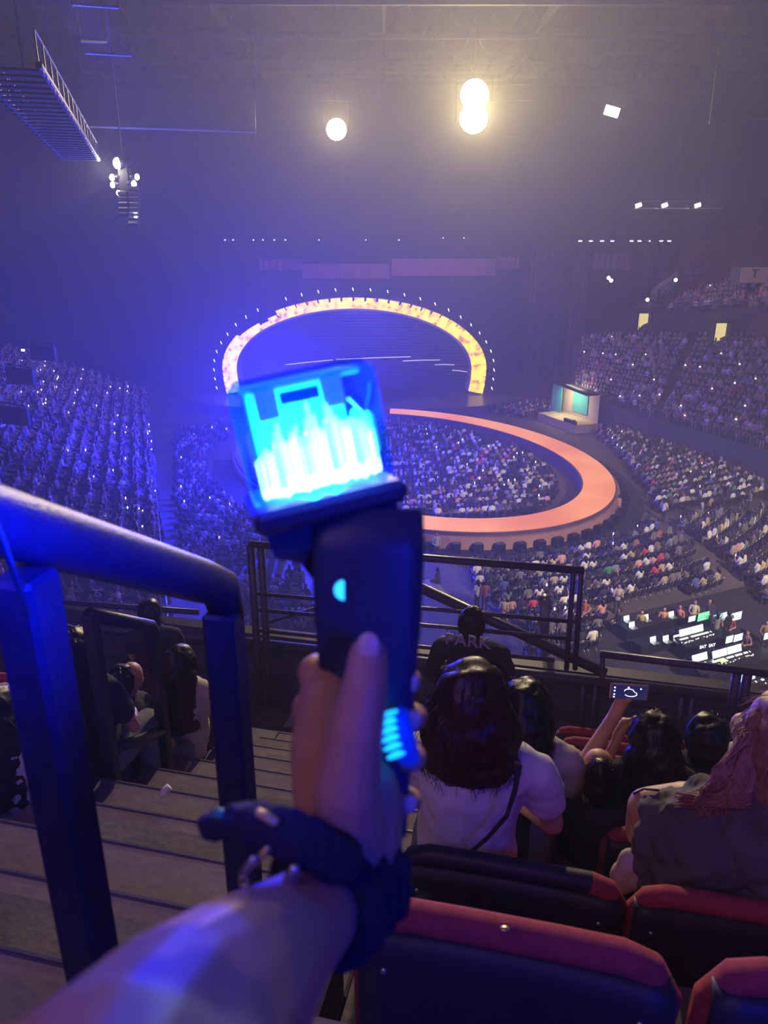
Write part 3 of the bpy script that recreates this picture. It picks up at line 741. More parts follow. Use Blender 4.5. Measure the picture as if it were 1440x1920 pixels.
def stand_seats(key, name, u0, u1, fill, skip=None, pitch=.55):
    c, rows, _, _ = STANDS[key]
    for j in range(rows):
        A = bil(c, u0, (j+.45)/rows); B = bil(c, u1, (j+.45)/rows); n = int((B-A).length/pitch)
        f = bil(c, .5, 0)-bil(c, .5, 1); rz = math.atan2(f.y, f.x)-math.pi/2
        for k in range(n):
            u = u0+(u1-u0)*(k+.5)/n
            if (k % 26) < 2: continue
            u += random.uniform(-.004, .004); q = bil(c, u, (j+.45+random.uniform(-.15, .15))/rows); z = bil(c, u, j/rows).z
            f_ = fill(u, j/rows) if callable(fill) else fill
            SEATS.append(dict(p=(q.x, q.y, z), rz=rz+random.uniform(-.2, .2), b=name, r=j+1, s=k+1, c=0, f=random.random() < f_))
stand_seats('right lower stand', 'right lower stand', .0, 1.4, .93)
stand_seats('left lower stand', 'left lower stand', -.03, 1.2, lambda u, v: .93 if v < .82 else .5)
stand_seats('right upper stand', 'right upper stand', .0, 1.5, lambda u, v: .9 if (u > .25 and v < .12+.35*(u-.2)) else (.03 if u > .6 else 0))
stand_seats('left upper stand', 'left upper stand', .1, 1.1, lambda u, v: .8 if v < .2 else 0)
SEATS = [s for s in SEATS if -40 < project((s['p'][0], s['p'][1], s['p'][2]+1))[0] < 1500]
def hidden(px, py):                     # behind the light stick, hand, rail or the people in front
    return (430 < px < 800 and 700 < py) or (px < 380 and py > 1110+.0*px) or (780 < px < 990 and py > 1215) or (px < 440 and abs(py-(985+.28*px)) < 55)
for s in SEATS:
    px, py, dep = project((s['p'][0], s['p'][1], s['p'][2]+.9)); s['px'], s['py'], s['dep'] = px, py, dep
    s['vis'] = 0 < px < 1440 and 0 < py < 1900 and not hidden(px, py)
    s['col'] = int(RNG.choice(len(PAL), p=PW if s['c'] else PW2)); s['pose'] = random.choices(['lap', 'long', 'phone', 'lean', 'raise'], [35, 20, 14, 24, 3])[0]
    s['rz'] += random.uniform(-.12, .12)
    s['hi'] = False; s['chi'] = False
flr = sorted([s for s in SEATS if s['vis'] and s['f']], key=lambda s: s['dep'])
for s in flr[:300]: s['hi'] = True
chs = sorted([s for s in SEATS if s['vis'] and s['c']], key=lambda s: s['dep'])
for s in chs[:300]: s['chi'] = True
ORD = {i: w_ for i, w_ in enumerate('zeroth first second third fourth fifth sixth seventh eighth ninth tenth eleventh twelfth thirteenth fourteenth fifteenth sixteenth seventeenth eighteenth nineteenth twentieth'.split())}
def ordn(n): return ORD.get(n, '%dth' % n if n % 10 not in (1, 2, 3) or 10 < n % 100 < 20 else '%d%s' % (n, {1: 'st', 2: 'nd', 3: 'rd'}[n % 10]))
DO = {'lap': 'sitting', 'long': 'in long sleeves', 'phone': 'with hands raised', 'lean': 'leaning forward', 'raise': 'raising one arm'}
for s in SEATS:
    if not s['hi']: continue
    body, hair = HI[s['pose']]
    o = link('person', body); o.location = s['p']; o.rotation_euler = (0, 0, s['rz'])
    k = random.uniform(1.0, 1.12); o.scale = (k, k, k); o.color = (*PAL[s['col']][0], 1)
    tag(o, '%s-topped person %s, %s row, %s seat, %s' % (PAL[s['col']][1], DO[s['pose']], ordn(s['r']), ordn(s['s']), s['b']), 'person', 'audience in the '+s['b'])
    if s['c'] == 0: o['category'] = 'person'
    link('hair', hair, o)
# ---- chairs
def chair_parts():
    seat = MB().box((0, 0, .44), (.44, .44, .05), None, .02)
    back = MB(); n = 6; vs = []; fs = []
    for j in range(4):
        z = .56+.30*j/3; w_ = .21*(1-.25*(j/3)**2); y0 = -.22-.05*j/3
        for i in range(n+1):
            x = -w_+2*w_*i/n; y = y0-.04*(1-(2*i/n-1)**2); vs += [(x, y, z), (x, y-.035, z)]
    W = (n+1)*2
    for j in range(3):
        for i in range(n):
            a = j*W+i*2; fs += [(a, a+2, a+W+2, a+W), (a+1, a+W+1, a+W+3, a+3)]
    fs += [(3*W+2*i, 3*W+2*i+2, 3*W+2*i+3, 3*W+2*i+1) for i in range(n)]
    back.add(vs, fs)
    legs = []
    for s in (-1, 1):
        legs.append(MB().tube([(.22*s, -.30, .88), (.22*s, -.24, .55), (.22*s, .22, .0)], .012, 6)); legs.append(MB().tube([(.22*s, .18, .44), (.22*s, -.26, 0)], .012, 6))
    top = MB().tube([(-.22, -.27, .84), (-.15, -.305, .90), (0, -.32, .915), (.15, -.305, .90), (.22, -.27, .84)], .013, 6)
    return seat, back, legs, top
sm, bkm, lgm, tpm = chair_parts()
cm = dict(seat=sm.mesh('seat', M['chair']), backrest=bkm.mesh('backrest', M['chair'], True), frame=tpm.mesh('top_tube', M['chrome'], True), legs=[l.mesh('leg', M['chrome'], True) for l in lgm])
for s in SEATS:
    if not s['chi']: continue
    o = thing('folding_chair', '%sblack folding chair, %s row, %s seat, %s' % ('occupied ' if s['f'] else 'empty ', ordn(s['r']), ordn(s['s']), s['b']), 'chair', 'folding chairs of the '+s['b'], s['p'], s['rz'])
    link('seat', cm['seat'], o); link('backrest', cm['backrest'], o); link('top_tube', cm['frame'], o)
    for l in cm['legs']: link('leg', l, o)
# ---- the rest of the chairs and people as uncountable crowd
def scatter(name, lst, tmpl, tints, m):
    Vs = []; Fs = []; Ns = []; Ts = []; off = 0
    for s, (V, fl, ns, reg), col in zip(lst, tmpl, tints):
        a = s['rz']; c_, s_ = math.cos(a), math.sin(a); k = random.uniform(1.0, 1.12)
        X = V[:, 0]*k; Yv = V[:, 1]*k
        W = np.stack([X*c_-Yv*s_+s['p'][0], X*s_+Yv*c_+s['p'][1], V[:, 2]*k+s['p'][2]], 1)
        Vs.append(W); Fs.append(fl+off); Ns.append(ns); Ts.append(col[reg]); off += len(V)
    T = np.concatenate(Ts); T = np.concatenate([T, np.ones((len(T), 1))], 1)
    return fast(name, np.concatenate(Vs), np.concatenate(Fs), np.concatenate(Ns), m, T)
SK = [(.55, .30, .22), (.48, .26, .19), (.62, .38, .28)]; HR = [(.012, .01, .012)]*6+[(.05, .025, .02), (.16, .08, .04), (.4, .38, .36)]
blocks = sorted({s['b'] for s in SEATS})
for b in blocks:
    lst = [s for s in SEATS if s['b'] == b and s['f'] and not s['hi']]
    if not lst: continue
    tints = [np.array([random.choice(SK), PAL[s['col']][0], random.choice([(.02, .02, .03), (.05, .05, .08), (.12, .12, .16), (.3, .28, .25)]), random.choice(HR)]) for s in lst]
    o = link('audience', scatter('audience', lst, [LO[s['pose']] for s in lst], tints, M['crowd']))
    tag(o, 'distant seated audience filling the '+b, 'crowd', kind='stuff')
mbc = MB().box((0, 0, .44), (.44, .44, .05)).box((0, -.27, .74), (.42, .03, .32))
CV = np.array(mbc.v); CF = np.array([i for f in mbc.f for i in f]); CN = np.array([4]*len(mbc.f)); CR = np.zeros(len(mbc.f), int)
for b in blocks:
    lst = [s for s in SEATS if s['b'] == b and not s['chi']]
    col = np.array([(.016, .016, .024) if 'block' in b else ((.10, .015, .025) if 'upper' in b else (.05, .015, .03))])
    if not lst: continue
    o = link('seating', scatter('seating', lst, [(CV, CF, CN, CR)]*len(lst), [col]*len(lst), M['crowd']))
    tag(o, 'rows of %s filling the %s' % ('black folding chairs' if 'block' in b else 'fixed stand seats', b), 'seats', kind='stuff')
# ---- lit phones held in the crowd
cand = [s for s in SEATS if s['vis'] and s['f']]
random.shuffle(cand); cand = [s for s in cand if s['pose'] == 'phone'][:170]+[s for s in cand if s['pose'] != 'phone' and s['c'] == 0][:45]
phm = MB().box((0, 0, 0), (.085, .012, .17), None, .004).mesh('phone', M['black']); phs = MB().box((0, -.008, 0), (.077, .004, .16)).mesh('lit_screen', M['phone'])
phw = MB().ell((0, -.01, .05), (.07, .03, .07), None, 8, 6).mesh('torch', M['phone_warm'])
for i, s in enumerate(cand):
    o = link('phone', phm); c_, s_ = math.cos(s['rz']), math.sin(s['rz']); y_ = .37
    o.location = (s['p'][0]-s_*y_, s['p'][1]+c_*y_, s['p'][2]+(1.13 if s['pose'] == 'phone' else .9)); o.rotation_euler = (0, 0, s['rz'])
    tag(o, 'small lit phone held by spectator, %s row, %s seat, %s' % (ordn(s['r']), ordn(s['s']), s['b']), 'phone', 'lit phones in the crowd')
    link('lit_screen', phs, o)
    if s['c'] == 0 and i % 2: link('torch_light', phw, o)
print('CROWD', len(SEATS), sum(s['hi'] for s in SEATS), sum(s['f'] for s in SEATS))
# ---- standing people on the floor
def stander(px, py, pose, col, label, rz=0, hairm=None, z=0):
    body, hair = HI[pose]; q = P(px, py, z)
    o = link('person', body); o.location = q; o.rotation_euler = (0, 0, rz); o.color = (*col, 1); tag(o, label, 'person'); link('hair', hair, o); return o
stander(818, 1046, 'stand', (.5, .48, .5), 'steward in vest and pale sleeves standing below the orange catwalk, hands folded', math.pi)
stander(556, 1090, 'stand', (.05, .05, .09), 'person in dark clothes standing alone in the left floor aisle', -.6)
stander(943, 1176, 'standf', (.75, .62, .35), 'long-haired person in yellow jacket and pale trousers walking below the rail', 2.6)
stander(894, 1142, 'standf', (.7, .7, .72), 'person in white top photographing with both hands up in the aisle', .6)
stander(908, 1144, 'stand', (.30, .10, .12), 'person in dark red top standing beside the one in white', .2)
stander(1242, 978, 'raise' if 0 else 'standf', (.7, .6, .5), 'person in cream top standing in the aisle right of the catwalk', -1)
stander(1402, 960, 'stand', (.28, .20, .18), 'person in brown coat standing at the upper right aisle', 1.2)
stander(1096, 762, 'stand', (.05, .06, .06), 'dark figure in front of the left teal panel', 2.8, z=.9)
stander(1124, 768, 'stand', (.02, .02, .02), 'dark figure in front of the right teal panel', 3.3, z=.9)
stander(1113, 790, 'stand', (.03, .02, .02), 'dark figure standing before the lit entrance bay', 3.0)
for i, (px, py, zr, lab) in enumerate(((1000, 905, 2.0, 'crouching camera operator beside the inner curve of the catwalk'), (1160, 960, .5, 'person in pink top at the outer edge of the catwalk'), (822, 1105, 1.0, 'seated person by the white ramp in the centre aisle'))):
    stander(px, py, 'lean', [(.03, .03, .04), (.6, .25, .22), (.08, .08, .12)][i], lab, zr)
# ============================================================ OUR SEATING SECTION
ZF = 17.55; V1 = 1.01; RN = .37; RS = .22; UL, UR = -1.95, -.42
sec = MB()
for side, (ua, ub) in enumerate(((-9, UL), (UR, 5))):
    for k in range(8):
        z = ZF-.44*k; va = -.6 if k == 0 else V1+.74*(k-1); vb = V1+.74*k
        c = [L(ua, va, z), L(ub, va, z), L(ub, vb, z), L(ua, vb, z)]; lo = [q-Vector((0, 0, .6)) for q in c]
        sec.add(c+lo, [(0, 1, 2, 3), (7, 6, 5, 4), (0, 4, 5, 1), (1, 5, 6, 2), (2, 6, 7, 3), (3, 7, 4, 0)])
terr = struct('seating_terrace', sec, 'step')
stairs = tag(thing('aisle_stairs', None, None), kind='structure')
for j in range(15):
    z = ZF-RS*j; va = V1-.9 if j == 0 else V1+RN*(j-1); vb = V1+RN*j
    m_ = .5*(va+vb)
    R = rz3(-PHI)
    MB().box(L((UL+UR)/2, m_+.0, z-.11), (UR-UL-.01, vb-va-.002, .22), R, .008).build('step', M['step'], stairs)
    if j in (1, 3, 5, 8): MB().box(L((UL+UR)/2+.0, m_-.01, z+.003), (UR-UL-.5, vb-va-.14, .006), R).build('anti_slip_strip', M['step_top'], stairs)
    MB().box(L((UL+UR)/2, vb-.008, z+.001), (UR-UL, .010, .006), R, .001).build('nosing', M['steel'], stairs)
# litter on the stairs
for px, py, z, lab in ((302, 1492, ZF-.66, 'crumpled white paper cup at the left edge of the stairs'), ):
    q = P(px, py, z); o = MB().tube([q, q+Vector((.015, .0, .02)), q+Vector((.035, .01, .035))], [.013, .016, .017], 10).build('paper_cup', M['white_tee'], None, True); tag(o, lab, 'cup')
# ---- seats : shell, upholstery roll, armrest
def seat(p0, p1, floor, label, dark=False):
    """p0, p1: the two upper corners of the seat back as seen from behind"""
    t = thing('stadium_seat', label, 'seat', 'red topped seats in front of us', ((p0+p1)/2).xy.to_3d()+Vector((0, 0, floor)))
    o = t.location; wd = (p1-p0).length; R = rz3(math.atan2((p1-p0).y, (p1-p0).x)); top = (p0.z+p1.z)/2-floor
    w2 = wd/2
    mb = MB()                                        # shell with gentle curve, rounded upper corners
    rows = []; n = 12
    for j in range(7):
        z = top-.02-(top-.34)*j/6; ww = w2*(1-.00*j)
        rows.append([(-ww+2*ww*i/n, .015*(2*i/n-1)**2*-1+.03*j/6, z) for i in range(n+1)])
    vs = [R@Vector(q) for r_ in rows for q in r_]+[R@(Vector(q)+Vector((0, .05, 0))) for r_ in rows for q in r_]
    W = n+1; K_ = 7*W; fs = []
    for j in range(6):
        for i in range(n): a = j*W+i; fs += [(a, a+W, a+W+1, a+1), (K_+a, K_+a+1, K_+a+W+1, K_+a+W)]
    for i in range(n): fs += [(i, i+1, K_+i+1, K_+i), (6*W+i, K_+6*W+i, K_+6*W+i+1, 6*W+i+1)]
    for j in range(6): fs += [(j*W, K_+j*W, K_+j*W+W, j*W+W), (j*W+n, j*W+W+n, K_+j*W+W+n, K_+j*W+n)]
    mb.add(vs, fs).build('back_shell', M['seatback'], t, True)
    pth = [(-w2+.0, .05, top-.36), (-w2+.004, .04, top-.07), (-w2+.035, .035, top-.014), (-w2+.08, .035, top)]
    pth += [(-w2*.3, .035, top+.002), (w2*.3, .035, top+.002), (w2-.08, .035, top), (w2-.035, .035, top-.014), (w2-.004, .04, top-.07), (w2, .05, top-.36)]
    MB().tube([R@Vector(q) for q in pth], [.022, .026, .028]+[.029]*4+[.028, .026, .022], 12).build('upholstery', M['seatback' if dark else 'redseat'], t, True)  # when dark, shade from the sitter is put into the roll's material
    if dark: MB().tube([R@Vector(q) for q in ((w2*.72, .035, top+.001), (w2-.08, .035, top), (w2-.035, .035, top-.014), (w2-.004, .04, top-.07))], [.0285, .0295, .0295, .028], 12).build('unshaded_corner', M['redseat'], t, True)  # end left red, outside the painted shade
    MB().box(R@Vector((0, .07, top-.34)), (wd*.88, .05, .5), R, .02).build('back_cushion', M['redseat'], t)
    MB().box(R@Vector((0, .145, .46)), (wd*.86, .07, .30), R, .03).build('seat_cushion', M['redseat'], t)   # tipped up
    for s in (-1, 1): MB().box(R@Vector((s*(w2-.02), .15, .2)), (.04, .30, .4), R, .01).build('leg', M['seatback'], t)
    for s in (-1, 1): MB().ell(R@Vector((s*w2*.82, -.008, top-.09)), (.007, .006, .007)).build('screw', M['chrome'], t, True)
    return t
def corner(px, py, v): return S(px, py, v)
s1 = seat(corner(672, 1725, .95), corner(1268, 1855, .95), ZF-.44, 'nearest red-topped seat back, spanning the lower centre')
s1b = seat(corner(1345, 1850, .95), corner(1345, 1850, .95)+L(.52, 0, 0), ZF-.44, 'red-topped seat back cut off at the lower right corner')
s2 = seat(corner(748, 1612, 1.6), corner(1168, 1684, 1.6), ZF-.88, 'dark seat back behind the woman in white', True)
s2b = seat(corner(1192, 1690, 1.6), corner(1192, 1690, 1.6)+L(.52, 0, 0), ZF-.88, 'red-topped seat back behind the copper-haired woman')
q = S(1140, 1570, 2.3); s3 = seat(q, q+L(.5, 0, 0), ZF-1.32, 'red seat edge seen between white tee and olive shirt, third row')
o_ = s2; q = S(790, 1685, 1.6)
MB().box(q-s2.location+Vector((0, -.012, 0)), (.035, .004, .012), rz3(-PHI)).build('number_tag', M['tag'], s2)
q = S(945, 1746, .95)
MB().ell(q-s1.location+Vector((0, -.004, .010)), (.008, .006, .003)).build('brass_number', M['gold'], s1, True)
for k in range(1, 4):                                # more seats to the right and left, mostly hidden by people
    for uu in (-2.6, -3.2, -3.8):
        v_ = .95+.74*k+.03; z_ = ZF-.44*(k+1)
        a = L(uu, v_, z_+.8); seat(a, a+L(.52, 0, 0), z_, 'dark-backed seat left of the aisle, %s row down, %s from the aisle' % (ordn(k+1), ordn(int(round((-2.6-uu)/.6))+1)))
for k in (4, 5, 6):
    for i, uu in enumerate((-.35, .2, .75, 1.3)):
        v_ = .95+.74*(k-1)+.05; z_ = ZF-.44*k
        a = L(uu, v_, z_+.8); seat(a, a+L(.50, 0, 0), z_, 'dark-backed seat right of the aisle, %s row down, %s from the aisle' % (ordn(k), ordn(i+1)))

# ---- near handrail
hr = thing('stair_handrail', 'near steel stair handrail glowing blue beside the light stick', 'handrail', None, L(UR-.04, .55, ZF))
def rel(q, t): return Vector(q)-t.location
M['rail'] = mat('worn_painted_rail', (.02, .022, .045), .38, .0, var=.25, scale=25, bump=.2, bscale=260)
A = C(8, 980, .70); B = C(408, 1098, 1.13)
dAB = (B-A); A2 = A-dAB*.9
pts = [A2, A, A+dAB*.5, B-dAB.normalized()*.05, B+Vector((0, .012, -.008)), B+dAB.normalized()*.03+Vector((0, 0, -.05))]
MB().tube([rel(p_, hr) for p_ in pts], [.034, .033, .033, .032, .031, .026], 20).build('top_rail', M['rail'], hr, True)
R_ = rz3(-PHI)
for (px, dep, wd, w2, zt) in ((414, 1.14, .052, .05, -.04), (28, .71, .05, .05, -.05)):
    q = C(px, 1100 if px > 100 else 985, dep); zt_ = q.z+zt; zb = ZF if px > 100 else ZF
    MB().box(rel((q.x, q.y, (zt_+zb)/2), hr), (wd, w2, zt_-zb), R_, .006).build('post', M['rail'], hr)
q = C(30, 1040, .67)
MB().tube([rel(q+Vector((-.004, -.02, .05)), hr), rel(q+Vector((.006, -.022, .0)), hr), rel(q+Vector((.012, -.02, -.05)), hr)], .0035, 6).build('cable_tie', M['black'], hr)
h2 = thing('stair_handrail', 'far stair handrail with lower bar, dull grey, left of the stairs', 'handrail', None, L(-1.9, 2.6, ZF-1.1))
a = C(168, 1152, 3.2); b = C(283, 1174, 3.75)
MB().tube([rel(a, h2), rel(b, h2), rel(b+Vector((.01, .02, -.05)), h2)], [.032, .032, .028], 12).build('top_rail', M['rail'], h2, True)
for q, zb in ((a, ZF-.88-.22), (b, ZF-1.32)):
    MB().box(rel((q.x, q.y, (q.z+zb)/2), h2), (.06, .05, q.z-zb), R_, .006).build('post', M['rail'], h2)
z_ = (a.z+b.z)/2-.62
MB().tube([rel((a.x, a.y, a.z-.70), h2), rel((b.x, b.y, b.z-.62), h2)], .028, 10).build('lower_bar', M['rail'], h2, True)

# ---- parapet and guard rails in front of the section
par = struct('wall_front', MB().box(L(-2, 6.15, 14.55), (16, .15, 1.7), R_), mat('parapet_panel', (.10, .08, .16), .6, var=.1, scale=2))
struct('trim_3', MB().box(L(-2, 6.03, 15.2), (16, .05, .05), R_).box(L(-2, 6.03, 14.95), (16, .04, .03), R_), 'steel', par)
def rail_set(nm, label, items, loc):
    t = thing(nm, label, 'railing', None, loc)
    for kind, pa_, pb_, r in items:
        MB().tube([rel(pa_, t), rel(pb_, t)], r, 8).build(kind, M['steel'], t, True)
    return t
v = 6.0
rail_set('parapet_rail', 'long thick handrail along the front parapet of our section', [('rail', S(-60, 1158, v), S(455, 1203, v), .035), ('rail', S(455, 1203, v), S(1500, 1322, v), .05), ('rail', S(780, 1300, v), S(1160, 1335, v), .012)]
         + [('post', S(x, 1203+(x-455)*.114, v), S(x, 1203+(x-455)*.114, v)-Vector((0, 0, .75)), .028) for x in (1095, 1118, 1280, 1300, 1400)], L(0, v, 14.6))
v = 5.7
rail_set('guard_rail', 'tall guard railing with slanting brace at the foot of the aisle', [('rail', S(468, 1020, v), S(1095, 1070, v), .032), ('rail', S(482, 1113, v), S(1078, 1166, v), .018), ('rail', S(482, 1143, v), S(1070, 1198, v), .018), ('rail', S(482, 1182, v), S(1040, 1238, v), .018),
    ('post', S(470, 1022, v), S(470, 1022, v)-Vector((0, 0, 1.75)), .035), ('post', S(489, 1022, v+.02), S(489, 1022, v+.02)-Vector((0, 0, 1.75)), .035),
    ('post', S(1075, 1070, v), S(1062, 1255, v), .022), ('post', S(1090, 1070, v), S(1078, 1255, v), .022),
    ('brace', S(780, 1098, v+.1), S(1135, 1262, v+.1), .045), ('brace', S(500, 1168, v+.1), S(620, 1132, v+.1), .016)], L(-.6, v, 14.6))
rail_set('guard_rail', 'separate guard railing at the right, above the parapet handrail', [('rail', S(1125, 1226, 5.5), S(1500, 1270, 5.5), .03), ('post', S(1130, 1228, 5.5), S(1128, 1300, 5.5), .02), ('post', S(1382, 1262, 5.5), S(1368, 1345, 5.5), .035), ('post', S(1402, 1264, 5.5), S(1388, 1345, 5.5), .035)], L(2, 5.5, 14.6))
rail_set('guard_rail', 'guard railing left of the aisle in front of the left stand', [('rail', S(45, 1124, 6.2), S(372, 1148, 6.2), .03), ('rail', S(45, 1154, 6.2), S(372, 1180, 6.2), .02), ('rail', S(185, 1226, 5.8), S(380, 1242, 5.8), .02)], L(-3, 6.2, 14.6))
o = MB().tube([P(1020, 1252, 14.0), S(1022, 1122, 6.6)], .05, 10).build('steel_column', M['alu'], None, True); tag(o, 'short pale steel column rising among the guard rails', 'column')
# plinth with feet of the posts
q = S(500, 1345, 5.45)
pl = thing('post_plinth', 'pale plinth block carrying the guard rail posts', 'plinth', None, (q.x, q.y, 13.6))
h = q.z-13.6
MB().box((0, 0, h/2), (.62, .34, h), R_, .01).build('block', M['concrete'], pl)
MB().box((.25, 0, h+.01), (.07, .34, .02), R_).build('edge_strip', M['alu'], pl)
for dx in (.02, .16): MB().ell((dx, -.03 if dx < .1 else .09, h+.02), (.02, .02, .02)).build('bolt', M['black'], pl, True)
# ---- mixing desk area on the floor
def at(px, py, z=0): return P(px, py, z)
YAW = .42
q = P(1330, 1215); fd = MB().box((0, 0, .015), (15, 9, .03)).build('dark_sheet', M['dark']); fd.location = q; fd.rotation_euler = (0, 0, YAW); tag(fd, 'added dark sheet on the floor under the mixing desks', 'floor cover')  # added to darken the pale floor round the desks
def desk(px, py, wd, dp, label):
    q = at(px, py); t = thing('work_table', label, 'table', None, q, YAW)
    MB().box((0, 0, .74), (wd, dp, .05), None, .01).build('top', M['black'], t)
    for sx in (-1, 1):
        for sy in (-1, 1): MB().box((sx*(wd/2-.06), sy*(dp/2-.06), .36), (.05, .05, .72)).build('leg', M['steel'], t)
    MB().box((0, -dp/2, .5), (wd, .03, .5)).build('cloth_front', M['black'], t)
desk(1215, 1187, 3.6, .9, 'long black table with laptops behind the floor seats')
desk(1225, 1222, 2.4, .8, 'small black table with two laptops left of the mixing desk')
desk(1310, 1218, 3.2, 1.2, 'black table of the upper mixing desk')
desk(1372, 1262, 4.4, 1.2, 'wide black table of the lower mixing desk')
desk(1405, 1312, 3.0, 1.0, 'black table at the right edge under the guard rail')
def on(px, py, z=.78): return P(px, py, z)
def laptop(px, py, label, sc='screen', w_=.40, yaw=YAW):
    q = on(px, py); t = thing('laptop', label, 'laptop', None, q, yaw)
    MB().box((0, 0, .01), (w_, .28, .02), None, .004).build('base', M['alu'], t)
    R = Matrix.Rotation(-.25, 3, 'X')
    MB().box((0, .17, .15), (w_, .015, .28), R).build('lid', M['black'], t); MB().box((0, .158, .15), (w_*.92, .004, .25), R).build('screen', M[sc], t)
def monitor(px, py, label, sc='screen', w_=.75, h_=.42, yaw=YAW):
    q = on(px, py); t = thing('monitor', label, 'monitor', None, q, yaw)
    MB().box((0, 0, .01), (.25, .2, .02)).build('foot', M['black'], t); MB().tube([(0, .02, 0), (0, .02, .2)], .02, 6).build('neck', M['grip'], t)
    MB().box((0, 0, .2+h_/2), (w_, .04, h_), None, .008).build('housing', M['black'], t); MB().box((0, -.023, .2+h_/2), (w_*.94, .004, h_*.9)).build('screen', M[sc], t)
    for k in range(4): MB().box((-w_*.35+w_*.2*k, -.027, .2+h_*(.3+.12*(k % 3))), (w_*.14, .002, h_*.05)).build('window_bar', M['black'], t)
M['white_screen'] = mat('white_screen', (1, 1, 1), .3, emit=(.9, .97, 1), es=.85, sample=False)
for a in ((1178, 1166, 'laptop furthest left on the long table', 'screen'), (1214, 1164, 'brightest white laptop on the long table', 'white_screen'), (1188, 1178, 'laptop lying low at the front left of the long table', 'screen'), (1262, 1158, 'laptop on a dark case at the right of the long table', 'screen'),
          (1252, 1204, 'left laptop on the small table', 'screen'), (1272, 1203, 'right laptop on the small table', 'white_screen'), (1228, 1206, 'tablet-like laptop at the left end of the small table', 'screen')): laptop(*a)
for a in ((1295, 1172, 'small monitor left of the green one', 'screen', .5, .34), (1316, 1170, 'monitor showing a green picture', 'screen_g', .8, .5), (1347, 1172, 'wide pale monitor in the middle of the desk row', 'screen', 1.1, .5), (1377, 1170, 'monitor with dark window at the right of the row', 'screen', .8, .5),
          (1366, 1212, 'left of two dim monitors over the lower mixing desk', 'screen', .6, .42), (1381, 1209, 'right of two dim monitors over the lower mixing desk', 'screen', .6, .42), (1437, 1205, 'blue monitor at the right frame edge', 'screen', .6, .4)): monitor(*a)
def console(px, py, wd, label, bright):
    q = on(px, py); t = thing('mixing_console', label, 'mixing desk', None, q, YAW)
    R = Matrix.Rotation(.22, 3, 'X')
    MB().box((0, 0, .08), (wd, .8, .10), R, .02).build('body', M['black'], t)
    rr = random.Random(wd)
    for k in range(int(wd/.09)):
        x = -wd/2+.06+k*.09
        MB().box((x, -.18+.12*rr.random(), .13), (.035, .05, .03), R).build('fader', M['white_screen'] if rr.random() < bright else M['alu'], t)
        MB().box((x, .12, .175), (.05, .10, .02), R).build('button_strip', M['white_screen'] if rr.random() < bright else M['chrome'], t)
    MB().box((-wd*.2, .36, .36), (wd*.34, .03, .34), Matrix.Rotation(-.3, 3, 'X')).build('screen', M['screen'], t); MB().box((wd*.16, .36, .36), (wd*.34, .03, .34), Matrix.Rotation(-.3, 3, 'X')).build('screen', M['screen'], t)
console(1306, 1200, 2.2, 'upper mixing desk with two pale touch screens', .8)
console(1374, 1240, 2.6, 'lower mixing desk with white buttons, right', .6)
console(1322, 1252, 1.3, 'left end of the lower mixing desk, under two white-lettered screens', .3)
console(1405, 1292, 2.0, 'mixing desk at the right below the others', .5)
for px, lab in ((1318, 'left small screen lettered SAT'), (1334, 'right small screen lettered SAT')):
    q = on(px, 1213, 1.25) if px == 1318 else on(px+1, 1210, 1.25)
    t = thing('lettered_screen', lab+' above the lower mixing desk', 'screen', None, q, YAW*.7)
    MB().box((0, .03, 0), (.40, .04, .26), None, .006).build('housing', M['black'], t); MB().tube([(0, .03, -.14), (0, .05, -.5)], .02, 6).build('stand', M['black'], t)
    text('SAT', (0, -.002, 0), .215, M['white_screen'], parent=t)
q = on(1355, 1238, .98); o = MB().box((0, 0, 0), (.42, .3, .02), None, .004).build('paper_sheet', M['glow_door']); o.location = q; o.rotation_euler = (0, 0, YAW); o.data.materials[0] = mat('paper_glow', (.8, .8, .5), .8, emit=(.7, .8, .3), es=.6, sample=False); tag(o, 'yellow-glowing sheet of paper on the lower mixing desk', 'paper')  # yellow light on the paper is put in as emission
light('AREA', tuple(at(1330, 1190, 3.2)), 14, (.8, .9, 1), 1.5, tuple(at(1330, 1200, 0)))
for (px, py, pose, col, lab, rz) in ((1358, 1205, 'stand', (.01, .01, .012), 'technician in black standing between the two mixing desks', .5), (1338, 1206, 'standf', (.22, .2, .2), 'technician in grey reaching over the upper mixing desk', -.6),
        (1200, 1186, 'lean', (.45, .35, .12), 'person in mustard top bent over the long table', 2.6), (1240, 1180, 'lean', (.6, .3, .15), 'person in orange top at the long table', 2.9), (1273, 1176, 'lean', (.6, .22, .14), 'person in coral top right at the long table', 2.2),
        (1298, 1168, 'lap', (.6, .55, .45), 'person with pale head covering behind the green monitor', 2.6), (1325, 1166, 'long', (.05, .04, .07), 'dark-clothed person right of the green monitor', 2.6), (1270, 1222, 'lean', (.03, .03, .04), 'dark figure bent over the small table', .4), (1332, 1264, 'lean', (.02, .02, .03), 'dark figure at the left end of the lower mixing desk', .4),
        (1366, 1196, 'lean', (.30, .05, .08), 'person in dark red top behind the lower mixing desk', 2.4), (1400, 1228, 'lean', (.25, .12, .12), 'person in maroon top right of the lower mixing desk', 1.8), (1431, 1208, 'long', (.3, .18, .14), 'person in brown top at the right frame edge by the desks', 2.8),
        (1158, 1184, 'long', (.05, .05, .08), 'dark-clothed person seated left of the long table', 1.8), (1095, 1165, 'raise', (.45, .12, .08), 'red-haired person in rust top gesturing at the front row', 2.4), (1155, 1150, 'standf', (.45, .4, .4), 'person in white shirt and dark vest standing left of the long table', 3.0)):
    stander(px, py, pose, col, lab, rz)

